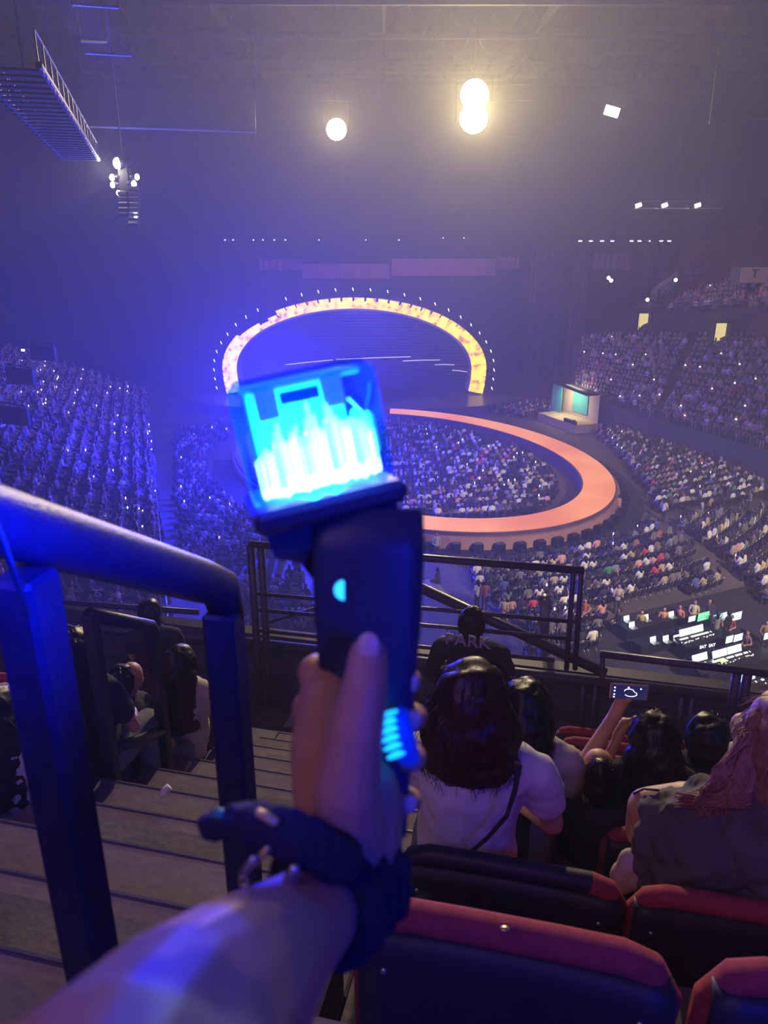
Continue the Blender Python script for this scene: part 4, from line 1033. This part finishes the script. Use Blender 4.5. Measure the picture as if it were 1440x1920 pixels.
# ============================================================ SPECTATORS OF OUR SECTION
def fgp(px, py, v_, floor, pose, label, top, legs='navy', hairm='hair', style='long', yaw=0.0, wide=1.0, vox=.016, hw=1.0, hl=1.0):
    """seated spectator whose head centre sits at pixel px,py at row distance v_"""
    hp = S(px, py, v_); caps = fig_caps(pose); hz_ = 1.24
    k = (hp.z-floor)/hz_; k = max(.75, min(1.12, k))
    rz = -PHI+yaw; Rr = rz3(rz)
    hc = [c for c in caps if c[4] == HAIR][0][0]
    base = Vector((hp.x, hp.y, hp.z-hz_*k))-Rr@Vector((hc.x*k*wide, hc.y*k, 0))
    mb = MB()
    def sc(p_): return Vector((p_.x*k*wide, p_.y*k, p_.z*k))
    for a, b, r1, r2, g in caps:
        if g != HAIR: mb.cap(sc(a), sc(b), r1*k, r2*k, 12)
    hd = .50+.72
    # face: nose, brow, ears on the skull
    hy = hc.y
    mb.cap(sc(Vector((0, hy+.13, hd-.0))), sc(Vector((0, hy+.145, hd-.03))), .012*k, .015*k, 8)
    for s in (-1, 1): mb.cap(sc(Vector((.088*s/wide, hy+.03, hd))), sc(Vector((.09*s/wide, hy+.02, hd-.03))), .012*k, .01*k, 8)
    me = remesh(mb, vox, 2); me.materials.append(M['skin'])
    body = link('person', me); body.location = base; body.rotation_euler = (0, 0, rz); tag(body, label, 'person')
    mb = MB()
    for a, b, r1, r2, g in caps:
        if g == TOP: mb.cap(sc(a), sc(b), r1*k*(1.1 if r1 > .1 else 1.0)+.016, r2*k*(1.1 if r1 > .1 else 1.0)+.016, 12)
    mt = remesh(mb, vox, 3); displace(mt, .012, 9, px); displace(mt, .005, 28, px); mt.materials.append(M[top]); sh = link('top', mt, body)
    mb = MB()
    for a, b, r1, r2, g in caps:
        if g == LEGS: mb.cap(sc(a), sc(b), r1*k+.012, r2*k+.012, 12)
    ml = remesh(mb, vox, 3); displace(ml, .01, 10, py); ml.materials.append(M[legs]); link('trousers', ml, body)
    # hair : blob plus strands
    hk = k*hw; mb = MB(); hcz = hz_*k
    c0 = Vector((0, hy*k-.01, hcz))
    mb.ell(c0+Vector((0, 0, .015)), (.105*hk, .118*hk, .125*hk), None, 16, 12)
    ends = []
    if style == 'bob':
        mb.ell(c0+Vector((0, -.025, -.06)), (.142*hk, .112*hk, .13*hk), None, 16, 12); mb.ell(c0+Vector((0, -.035, -.12*hl)), (.138*hk, .095*hk, .085*hk), None, 16, 12)
    elif style == 'long':
        mb.cap(c0+Vector((0, -.045, -.02)), c0+Vector((0, -.085, -.34*hl)), .105*hk, .10*hk, 16)
        for s in (-1, 1): mb.cap(c0+Vector((.05*s, -.02, -.04)), c0+Vector((.075*s, -.05, -.38*hl)), .065*hk, .05*hk, 12)
    elif style == 'short': mb.ell(c0+Vector((0, -.02, -.035)), (.10*hk, .10*hk, .105*hk), None, 16, 12)
    mh = remesh(mb, .012, 2); displace(mh, .012, 22, px+1); displace(mh, .004, 70, px); mh.materials.append(M[hairm]); hr_ = link('hair', mh, body)
    rs = random.Random(px); st_m = MB(); vv = mh.vertices
    for i in range(420 if v_ < 3 else 160):
        w0 = vv[rs.randrange(len(vv))]; p0 = w0.co.copy()
        dn = Vector((0, 0, -1)); n = w0.normal; tan = (dn-n*dn.dot(n)); 
        if tan.length < .1: tan = Vector((rs.uniform(-1, 1), rs.uniform(-1, 1), -.2))
        tan.normalize(); ln = rs.uniform(.03, .075)*hk; cur = rs.uniform(-.008, .008)
        side = tan.cross(n)
        st_m.tube([p0+n*.001, p0+tan*ln*.33+n*.006+side*cur, p0+tan*ln*.66+n*.008-side*cur, p0+tan*ln+n*rs.uniform(0, .012)], [.0012, .0012, .001, .0004], 3, False)
    so = st_m.build('strands', M[hairm], hr_); so['kind'] = 'stuff'
    return body, base, k, rz
wm, wb, wk, wr = fgp(885, 1322, 1.86, ZF-.88, 'lap', 'woman with reddish-brown bob in white T-shirt, dark strap across her back', 'white_tee', 'navy', 'hair_brown', 'bob', .0, 1.20, .013, 1.20, 1.2)
# cross body strap
def lc(px, py, vv_, obj=wm):
    q = S(px, py, vv_)-Vector(wb); return rz3(-wr)@q
strap = [(972, 1432, 1.66), (966, 1480, 1.655), (950, 1530, 1.65), (915, 1570, 1.65), (880, 1600, 1.655), (840, 1618, 1.68)]
MB().tube([lc(*a) for a in strap], [.012]*6, 8, True, .4).build('bag_strap', M['navy'], wm, True)
lb = fgp(1475, 1395, 1.88, ZF-.88, 'lean', 'woman with long copper hair in washed olive shirt slipping off her left shoulder', 'olive', 'navy', 'hair_copper', 'long', .35, 1.15, .013, 1.3, 1.1)
body, bb, bk, br = lb
def lq(px, py, v_): return rz3(-br)@(S(px, py, v_)-Vector(bb))
# arm reaching left with loose sleeve and bare shoulder
mb = MB(); mb.cap(lq(1215, 1515, 1.98), lq(1206, 1560, 1.98), .062, .055, 14); mb.cap(lq(1290, 1510, 1.95), lq(1215, 1515, 1.98), .07, .062, 14)
ms = remesh(mb, .010, 2); ms.materials.append(M['skin']); link('bare_shoulder', ms, body)
mb = MB()
for a, b, r1, r2 in (((1330, 1500, 1.86), (1250, 1540, 1.90), .085, .082), ((1250, 1540, 1.90), (1212, 1600, 1.90), .082, .075), ((1212, 1600, 1.90), (1222, 1665, 1.88), .075, .06), ((1400, 1560, 1.84), (1300, 1620, 1.84), .15, .12), ((1300, 1600, 1.84), (1330, 1720, 1.82), .13, .12), ((1450, 1540, 1.84), (1450, 1720, 1.82), .16, .16)): mb.cap(lq(*a), lq(*b), r1, r2, 16)
mt = remesh(mb, .009, 2); displace(mt, .035, 7, 3); displace(mt, .018, 17, 5); displace(mt, .006, 45, 6); mt.materials.append(M['olive']); link('loose_sleeve', mt, body)
mb = MB(); mb.cap(lq(1185, 1610, 1.88), lq(1165, 1655, 1.88), .03, .035, 10); mb.cap(lq(1195, 1630, 1.87), lq(1190, 1650, 1.87), .02, .03, 10)
mt = remesh(mb, .008, 2); displace(mt, .02, 16, 9); mt.materials.append(M['beige']); link('shirt_tail', mt, body)
MB().tube([lq(1186, 1505, 2.02), lq(1190, 1487, 1.99), lq(1208, 1479, 1.96), lq(1235, 1482, 1.93)], .006, 6, True, .5).build('dark_shoulder_strap', M['navy'], body, True)
rs = random.Random(3); hs = MB()
for i in range(900):
    t = rs.random(); a = S(1440+60*rs.random(), 1325+40*rs.random(), 1.92+.1*rs.random())
    if t < .55:    # sheet falling along the neck
        c1 = S(1380+50*rs.random(), 1370+60*rs.random(), 1.84+.05*rs.random()); c2 = S(1335+55*rs.random(), 1440+40*rs.random(), 1.80); e = S(1300+90*rs.random(), 1480+55*rs.random(), 1.77)
    else:          # lying over the shoulder to the left
        c1 = S(1395+40*rs.random(), 1400+50*rs.random(), 1.82); c2 = S(1350+60*rs.random(), 1485+30*rs.random(), 1.76); e = S(1262+110*rs.random(), 1485+28*rs.random(), 1.80)
    pp = [rz3(-br)@(q-Vector(bb)) for q in (a, a.lerp(c1, .6), c1, c1.lerp(c2, .5), c2, c2.lerp(e, .5)+Vector((0, 0, -.01)), e)]
    hs.tube(pp, [.0035, .0035, .0034, .0032, .003, .0022, .0008], 4, False)
ho = hs.build('shoulder_hair', M['hair_copper'], body, True); ho['kind'] = 'stuff'
pw, pb, pk, pr = fgp(1225, 1390, 2.62, ZF-1.32, 'phone', 'woman with long black hair filming the stage with a phone held sideways', 'navy', 'navy', 'hair', 'long', .15, 1.0, .014, 1.18, .8)
def lp(px, py, v_): return rz3(-pr)@(S(px, py, v_)-Vector(pb))
mb = MB(); mb.cap(lp(1100, 1425, 2.72), lp(1150, 1345, 2.85), .036, .028, 12); mb.cap(lp(1150, 1345, 2.85), lp(1165, 1318, 2.88), .028, .03, 12); mb.cap(lp(1130, 1470, 2.66), lp(1100, 1425, 2.72), .045, .038, 12)
for i, (ax, ay) in enumerate(((1150, 1300), (1158, 1304), (1172, 1312), (1182, 1313))): mb.cap(lp(1163, 1322, 2.88), lp(ax, ay, 2.86), .012, .009, 8)
mm_ = remesh(mb, .009, 1); mm_.materials.append(M['skin']); link('raised_forearm', mm_, pw)
ph = thing('smartphone', 'smartphone held sideways, screen showing the tiny arch and ring', 'phone', None, S(1179, 1297, 2.8), -PHI+.1)
MB().box((0, 0, 0), (.152, .009, .072), None, .004).build('case', mat('pinkish_case', (.7, .35, .3), .4, .5), ph)
MB().box((0, -.0055, 0), (.144, .001, .064)).build('screen', mat('dark_lit_screen', (.01, .01, .04), .1, emit=(.02, .02, .10), es=.8, sample=False), ph)
for cx, cz, rx, rzz, a0, a1 in ((0, .006, .019, .011, 0, 180), (.008, -.006, .024, .012, -160, 60)):
    MB().tube([(cx+rx*math.cos(math.radians(a0+(a1-a0)*i/14)), -.0065, cz+rzz*math.sin(math.radians(a0+(a1-a0)*i/14))) for i in range(15)], .0008, 5).build('screen_image', M['lamp_small'], ph)
for x, z in ((-.058, .02), (-.058, .005), (-.058, -.012), (-.058, -.024), (-.004, .024), (.045, .02)): MB().box((x, -.0065, z), (.005, .001, .004)).build('screen_icon', M['phone'], ph)
fgp(1122, 1455, 2.55, ZF-1.32, 'lap', 'child with dark curly hair between the white T-shirt and the black-haired woman', 'navy', 'navy', 'hair', 'short', 0, .8, .016, .72)
fgp(985, 1330, 2.50, ZF-1.32, 'lap', 'person with long black hair and cream collar right behind the reddish bob', 'beige', 'denim', 'hair', 'long', 0, 1.0, .016, 1.05, .5)
fgp(1325, 1385, 3.25, ZF-1.76, 'lap', 'person with short black hair behind the copper-haired woman', 'navy', 'navy', 'hair', 'short', 0, 1.0, .016, 1.15)
fgp(1400, 1375, 3.6, ZF-1.76, 'lap', 'person under a striped beige hood at the right edge', 'beige', 'navy', 'beige', 'short', .3, 1.0, .018, 1.0)
fgp(1068, 1440, 3.3, ZF-1.76-.1, 'lean', 'person in grey denim leaning beside the phone-holding woman', 'denim', 'denim', 'hair', 'short', -.4, .9, .018, .8)
fgp(140, 1225, 2.62, ZF-1.32+.0, 'lap', 'woman with very long straight black hair at the left, behind the near post', 'navy', 'denim', 'hair', 'long', .0, 1.0, .015, 1.22, 1.5)
fgp(338, 1245, 3.5, ZF-1.76, 'lap', 'woman with long black hair and pale sleeve seen between the handrails', 'beige', 'navy', 'hair', 'long', 0, 1.0, .016, 1.2, 1.0)
fgp(282, 1150, 4.6, ZF-2.2, 'lap', 'dark-haired head furthest forward on the left, above the far handrail', 'navy', 'navy', 'hair', 'short', .3, 1.0, .02, 1.1)
fgp(232, 1275, 3.15, ZF-1.76, 'lean', 'person in dark jacket leaning forward behind the far handrail', 'navy', 'denim', 'hair', 'short', -.5, 1.1, .018, .9)
fgp(-5, 1330, 2.1, ZF-.88, 'long', 'person in white top at the left frame edge behind the near post', 'white_tee', 'navy', 'hair', 'long', .1, 1.0, .018, 1.0, 1.0)
# spectator with lettered jacket at the front
jb, jbb, jk, jr = fgp(885, 1168, 5.3, ZF-2.64, 'long', 'person in black jacket lettered PARK on the back, below the guard rail', 'navy', 'navy', 'hair', 'short', 0, 1.25, .02, 1.0)
M['print'] = mat('faded_print', (.30, .28, .42), .9)
q = rz3(-jr)@(S(878, 1199, 5.05)-Vector(jbb)); text('PARK', (q.x, q.y-.03, q.z), .13, M['print'], parent=jb, name='back_lettering', sx=1.1)

# ramp and bag below the rails
q = P(815, 1112); rp = MB().add([(-.5, -.9, 0), (.5, -.9, 0), (.5, .9, 0), (-.5, .9, 0), (-.5, .9, .5), (.5, .9, .5)], [(0, 3, 2, 1), (0, 1, 5, 4), (3, 4, 5, 2), (0, 4, 3), (1, 2, 5)]).build('white_ramp', M['white_tee']); rp.location = q; rp.rotation_euler = (0, 0, .5); tag(rp, 'pale wedge ramp in the centre aisle beside the light stick handle', 'ramp')
q = S(842, 1206, 5.55); bg = thing('tote_bag', 'cream bag with dark straps hanging left of the PARK jacket', 'bag', None, q, -PHI)
MB().box((0, 0, 0), (.17, .06, .12), None, .02).build('bag_body', M['beige'], bg)
for dx in (-.03, .01, .04): MB().tube([(dx, -.033, -.06), (dx, -.036, .06), (dx+.01, 0, .12)], .004, 5).build('strap', M['black'], bg)
# ============================================================ LIGHT STICK, HAND AND STRAP
M['acrylic'] = bpy.data.materials.new('clear_acrylic'); M['acrylic'].use_nodes = True
N = M['acrylic'].node_tree.nodes; K = M['acrylic'].node_tree.links; N.remove(N['Principled BSDF'])
tr = N.new('ShaderNodeBsdfTransparent'); tr.inputs[0].default_value = (.42, .66, .95, 1); gl = N.new('ShaderNodeBsdfGlossy'); gl.inputs[0].default_value = (.3, .5, .8, 1); gl.inputs['Roughness'].default_value = .12
df = N.new('ShaderNodeBsdfTranslucent'); df.inputs[0].default_value = (.02, .2, .9, 1)
m1 = N.new('ShaderNodeMixShader'); m1.inputs[0].default_value = .07; m2 = N.new('ShaderNodeMixShader'); m2.inputs[0].default_value = .02
K.new(tr.outputs[0], m1.inputs[1]); K.new(gl.outputs[0], m1.inputs[2]); K.new(m1.outputs[0], m2.inputs[1]); K.new(df.outputs[0], m2.inputs[2]); K.new(m2.outputs[0], N['Material Output'].inputs[0])
M['wave'] = mat('glowing_waveform', (.5, .9, 1), .4, emit=(.16, .75, 1), es=5, sample=False)
M['wave_hot'] = mat('glowing_waveform_core', (1, 1, 1), .4, emit=(.75, 1, .95), es=5, sample=False)
M['cyan'] = mat('lit_cyan_led', (.2, .8, 1), .4, emit=(.02, .55, 1), es=1.6, sample=False)
M['cyan_dim'] = mat('lit_lid', (.2, .6, 1), .4, emit=(.01, .28, .80), es=.8, sample=False)
M['rib'] = mat('lit_rib', (.2, .8, 1), .4, emit=(.01, .50, 1), es=1.3, sample=False)
DS = .47
org = C(574, 806, DS)
Zc = (Vector((-.19, .335*ST+.0, 0))); 
right = Vector((1, 0, 0)); upc = Vector((0, ST, CT)); fwd = Vector((0, CT, -ST))
zax = (right*-.19+upc*.93-fwd*.22).normalized(); yax = (fwd-zax*fwd.dot(zax)).normalized(); xax = yax.cross(zax).normalized()
yw = Matrix.Rotation(.20, 3, zax); xax = yw@xax; yax = yw@yax
RS_ = Matrix((xax, yax, zax)).transposed()
stick = thing('light_stick', 'lit blue cube-headed light stick with a glowing waveform, held up', 'light stick', None, org)
stick.rotation_euler = RS_.to_euler()
hx = .0425; hh = .0375
MB().box((0, 0, 0), (2*hx, 2*hx, 2*hh), None, .007).build('acrylic_cube', M['acrylic'], stick)
rs = random.Random(5)
hts = [.4, .5, .7, .6, .7, 1.25, 1.5, .8, .75, 1.1, 1.3, .8, .9, 1.4, 1.95, 1.5, 1.0, 1.2, 1.8, 1.6, 1.3, 1.1, 1.1, 1.15, 1.1, 1.0, .95, .8, .6]
nb = len(hts)
for k, h_ in enumerate(hts):
    x = -.035+.070*k/(nb-1); up_ = .0175*h_; dn_ = .013*(.6+.5*rs.random()); y_ = -.030+.004*math.sin(k)
    b_ = MB().box((x, y_, -.015+(up_-dn_)/2), (.0025, .004, up_+dn_), None, .001).build('waveform_bar', M['wave'], stick)
    MB().box((x, y_+.004, -.0175+(.011*h_-.011*(.7+.5*dn_/.02))/2), (.0031, .010, .008+.012*h_+.010*(.7+.5*dn_/.02)), None, .001).build('waveform_core', M['wave_hot'], stick)
MB().box((0, 0, hh-.006), (.070, .070, .004), None, .002).build('lid_plate', M['cyan_dim'], stick)
MB().box((0, .028, .004), (.066, .004, .055), None, .002).build('rear_diffuser', mat('blue_diffuser', (.05, .2, .7), .5, emit=(.0, .09, .62), es=.9, sample=False), stick)
for sx, n_ in ((-.023, 6), (.016, 6)):
    MB().box((sx, -.033, .0215), (.013, .002, .017), None, .001).build('pale_plate', mat('pale_plate', (.4, .5, .8), .5, emit=(.12, .30, .75), es=.7, sample=False), stick)
    for i in range(n_): MB().box((sx, -.0345, .0145+.0026*i), (.010, .001, .0009)).build('engraved_line', M['cyan_dim'], stick)
MB().box((-.003, -.030, .0235), (.024, .002, .008), None, .001).build('dark_name_plate', M['black'], stick)
MB().tube([(.024, -.038, .017), (.031, -.039, .006), (.037, -.038, .016), (.040, -.03, .022)], .0012, 6).build('edge_highlight_wire', M['chrome'], stick)
MB().box((.037, .0, -.008), (.005, .05, .026), None, .002).build('side_light', M['cyan'], stick)
MB().box((0, 0, -hh-.006), (2*hx+.008, 2*hx+.008, .014), None, .004).build('collar', M['grip'], stick)
# tapering neck
vs = []; 
for z, w_, dx in ((-hh-.012, .041, 0), (-hh-.030, .040, .001), (-hh-.040, .030, .006), (-hh-.052, .029, .010)):
    for sx, sy in ((-1, -1), (1, -1), (1, 1), (-1, 1)): vs.append((dx+sx*w_, sy*w_*.8, z))
fs = [(0, 1, 2, 3), (12, 15, 14, 13)]+[(r*4+i, r*4+4+i, r*4+4+(i+1) % 4, r*4+(i+1) % 4) for r in range(3) for i in range(4)]
MB().add(vs, fs).build('neck', M['grip'], stick)
def K3(px, py, dep):
    return RS_.transposed()@(C(px, py, dep)-org)
# handle : a slightly curved square bar
hp_ = [(688, 955, .462), (690, 1040, .463), (690, 1150, .463), (690, 1300, .463), (700, 1450, .465), (706, 1560, .468)]
hw_ = [.035, .035, .0335, .029, .023, .019]
vs = []; n = len(hp_)
rt = RS_.transposed()@(right); fb = RS_.transposed()@(fwd)
for (px, py, dp), w_ in zip(hp_, hw_):
    c = K3(px, py, dp)
    for a in range(16):
        t = 2*math.pi*a/16; ca, sa = math.cos(t), math.sin(t); e = .45
        vs.append(c+rt*(w_*abs(ca)**e*(1 if ca > 0 else -1))+fb*(w_*.55*abs(sa)**e*(1 if sa > 0 else -1)))
fs = [tuple(range(16)), tuple((n-1)*16+a for a in range(16))[::-1]]+[(r*16+a, (r+1)*16+a, (r+1)*16+(a+1) % 16, r*16+(a+1) % 16) for r in range(n-1) for a in range(16)]
MB().add(vs, fs).build('handle', M['grip'], stick, True)
c = K3(627, 1106, .4455)
MB().add([c+rt*(.006-.0062*math.cos(math.radians(-90+180*i/10)))*1.0+(-fb*.001)+(RS_.transposed()@upc)*.0062*math.sin(math.radians(-90+180*i/10)) for i in range(11)], [tuple(range(11))]).build('power_light', M['cyan'], stick)
for i in range(6):
    c = K3(730+3.2*max(0, i-2)**1.5*.8, 1338+i*15.5, .434); MB().ell(c, (.0062, .003, .0017), RS_.transposed()@Matrix((right, fwd, upc)).transposed()@Matrix.Rotation(-.35, 3, 'Y')).build('lit_rib', M['rib'], stick, True)
mb = MB().cap(K3(752, 1340, .436), K3(764, 1415, .440), .005, .007, 10); mb.build('blue_side_strip', mat('blue_strip', (.02, .05, .5), .4, emit=(0, .015, .5), es=.5, sample=False), stick, True)
light('POINT', tuple(org-zax*.009), STICK_W, (.0, .012, 1), .02)
light('POINT', tuple(C(745, 1380, .42)), .012, (0, .12, 1), .01)

# hand and forearm : one continuous skin
arm = MB()
def ch(pts, n=12):
    for (a, ra), (b, rb) in zip(pts[:-1], pts[1:]): arm.cap(C(*a), C(*b), ra, rb, n)
ch([((690, 1232, .411), .0112), ((684, 1290, .406), .0128), ((668, 1370, .405), .0152), ((650, 1480, .412), .0195), ((655, 1600, .432), .022)])          # thumb
ch([((612, 1300, .455), .017), ((606, 1400, .452), .0205), ((615, 1500, .450), .0215), ((640, 1600, .448), .022)])      # back of palm
ch([((690, 1480, .440), .019), ((688, 1560, .440), .0205), ((672, 1640, .442), .021)])       # heel
ch([((720, 1500, .455), .012), ((712, 1600, .45), .014)])
for (ky, kx, ty, tx, r) in ((1262, 600, 1284, 762, .0100), (1330, 590, 1352, 772, .0102), (1402, 590, 1428, 772, .0098), (1470, 598, 1508, 766, .0086)):
    ch([((kx+14, ky+40, .452), r*1.35), ((kx-8, ky, .470), r*1.2), ((kx+20, ky-12, .500), r*1.08), ((kx+85, ky-6, .512), r), ((kx+150, (ky+ty)/2, .503), r*.95), ((tx+4, ty-8, .478), r*.9), ((tx-10, ty, .458), r*.78)], 10)
ch([((660, 1640, .440), .0235), ((600, 1700, .415), .0245), ((520, 1770, .370), .0300), ((430, 1865, .320), .0385), ((330, 1990, .265), .044), ((200, 2200, .20), .046)], 16)
for (ky, kx) in ((1262, 600), (1330, 590), (1402, 590), (1470, 598)):
    ch([((kx+4, ky+8, .462), .0115), ((640, 1600, .448), .018)], 10)
me = remesh(arm, .0022, 3); me.materials.append(M['skin'])
hand = link('hand_and_forearm', me); tag(hand, 'left forearm and hand gripping the blue light stick, thumb up its front', 'hand'); hand.name = 'person'
hand['label'] = 'bare forearm and hand of the photographer gripping the blue light stick, thumb up'; hand['category'] = 'person'
for (px, py, dp, s) in ((691, 1214, .402, .0065), (768, 1279, .452, .0055), (775, 1350, .452, .005), (775, 1424, .452, .005), (768, 1508, .452, .0045)):
    c = C(px, py, dp); MB().ell(c, (s, .002, s*1.25), Matrix((right, fwd, upc)).transposed()).build('nail', M['nail'], hand, True)
# wrist strap with charms
wsp = thing('wrist_strap', 'black fabric wrist strap with brass clasp, ring and charms', 'strap', None, C(560, 1640, .40))
def rw_(px, py, dp): return C(px, py, dp)-wsp.location
mb = MB()
for a, b, r1, r2 in (((398, 1548, .40), (430, 1545, .39), .0085, .007), ((430, 1545, .39), (480, 1552, .385), .007, .0095), ((480, 1545, .385), (560, 1572, .385), .0115, .0135), ((560, 1572, .385), (640, 1612, .392), .0135, .0125), ((440, 1528, .39), (500, 1524, .39), .006, .005)): mb.cap(rw_(*a), rw_(*b), r1, r2, 12)
mm_ = remesh(mb, .0022, 1); displace(mm_, .0018, 300, 2); mm_.materials.append(M['navy']); link('fabric_loop', mm_, wsp)
mb = MB(); axis = (C(520, 1770, .37)-C(660, 1640, .44)).normalized(); ctr = C(596, 1702, .412)-wsp.location
e1 = axis.cross(Vector((0, 0, 1))).normalized(); e2 = axis.cross(e1).normalized(); pts = []
for i in range(49):
    t = 2*math.pi*i/48; pts.append(ctr+(e1*math.cos(t)+e2*math.sin(t))*(.0295+.0012*math.sin(9*t))-axis*.012)
for off_, r in ((-.012, .0085), (.004, .009), (-.030, .0085)): mb.tube([p_+axis*off_ for p_ in pts], [r*(1+.12*math.sin(i*2.1)) for i in range(49)], 10, False)
mb.build('ruched_band', M['navy'], wsp, True)
MB().cap(rw_(486, 1524, .375), rw_(514, 1540, .375), .0022, .0026, 10).build('brass_clasp', mat('brass_lit', (.85, .65, .25), .35, .5, emit=(.9, .6, .2), es=.0), wsp, True)
MB().cap(rw_(502, 1590, .375), rw_(478, 1618, .375), .002, .002, 10).build('metal_bar', M['gold'], wsp, True)
MB().cap(rw_(476, 1610, .372), rw_(456, 1636, .372), .0024, .0024, 10).build('blue_charm', M['chrome'], wsp, True)
MB().cap(rw_(552, 1628, .372), rw_(540, 1650, .372), .003, .003, 10).build('blue_charm', M['chrome'], wsp, True)
MB().tube([rw_(457+8*math.cos(i*math.pi/8), 1653+8*math.sin(i*math.pi/8), .372) for i in range(17)], .0008, 6).build('metal_ring', M['chrome'], wsp, True)
MB().ell(rw_(413, 1526, .39), (.0032, .003, .0028)).build('green_bead', mat('green_bead', (.02, .35, .25), .3), wsp, True)
MB().box(rw_(535, 1702, .372), (.0072, .001, .0022), Matrix((right, fwd, upc)).transposed()).build('small_green_tag', M['tag'], wsp)
# ============================================================ HAZE
hz = bpy.data.materials.new('stage_haze'); hz.use_nodes = True; N = hz.node_tree.nodes; K = hz.node_tree.links
N.remove(N['Principled BSDF']); vs_ = N.new('ShaderNodeVolumeScatter')
vs_.inputs['Color'].default_value = (.9, .9, .95, 1); vs_.inputs['Density'].default_value = .0044; vs_.inputs['Anisotropy'].default_value = .25
K.new(vs_.outputs[0], N['Material Output'].inputs['Volume'])
haze = MB().box((0, 50, 21), (154, 150, 42.5)).build('stage_haze', hz)
tag(haze, 'thin stage haze filling the whole arena', 'haze', kind='stuff')
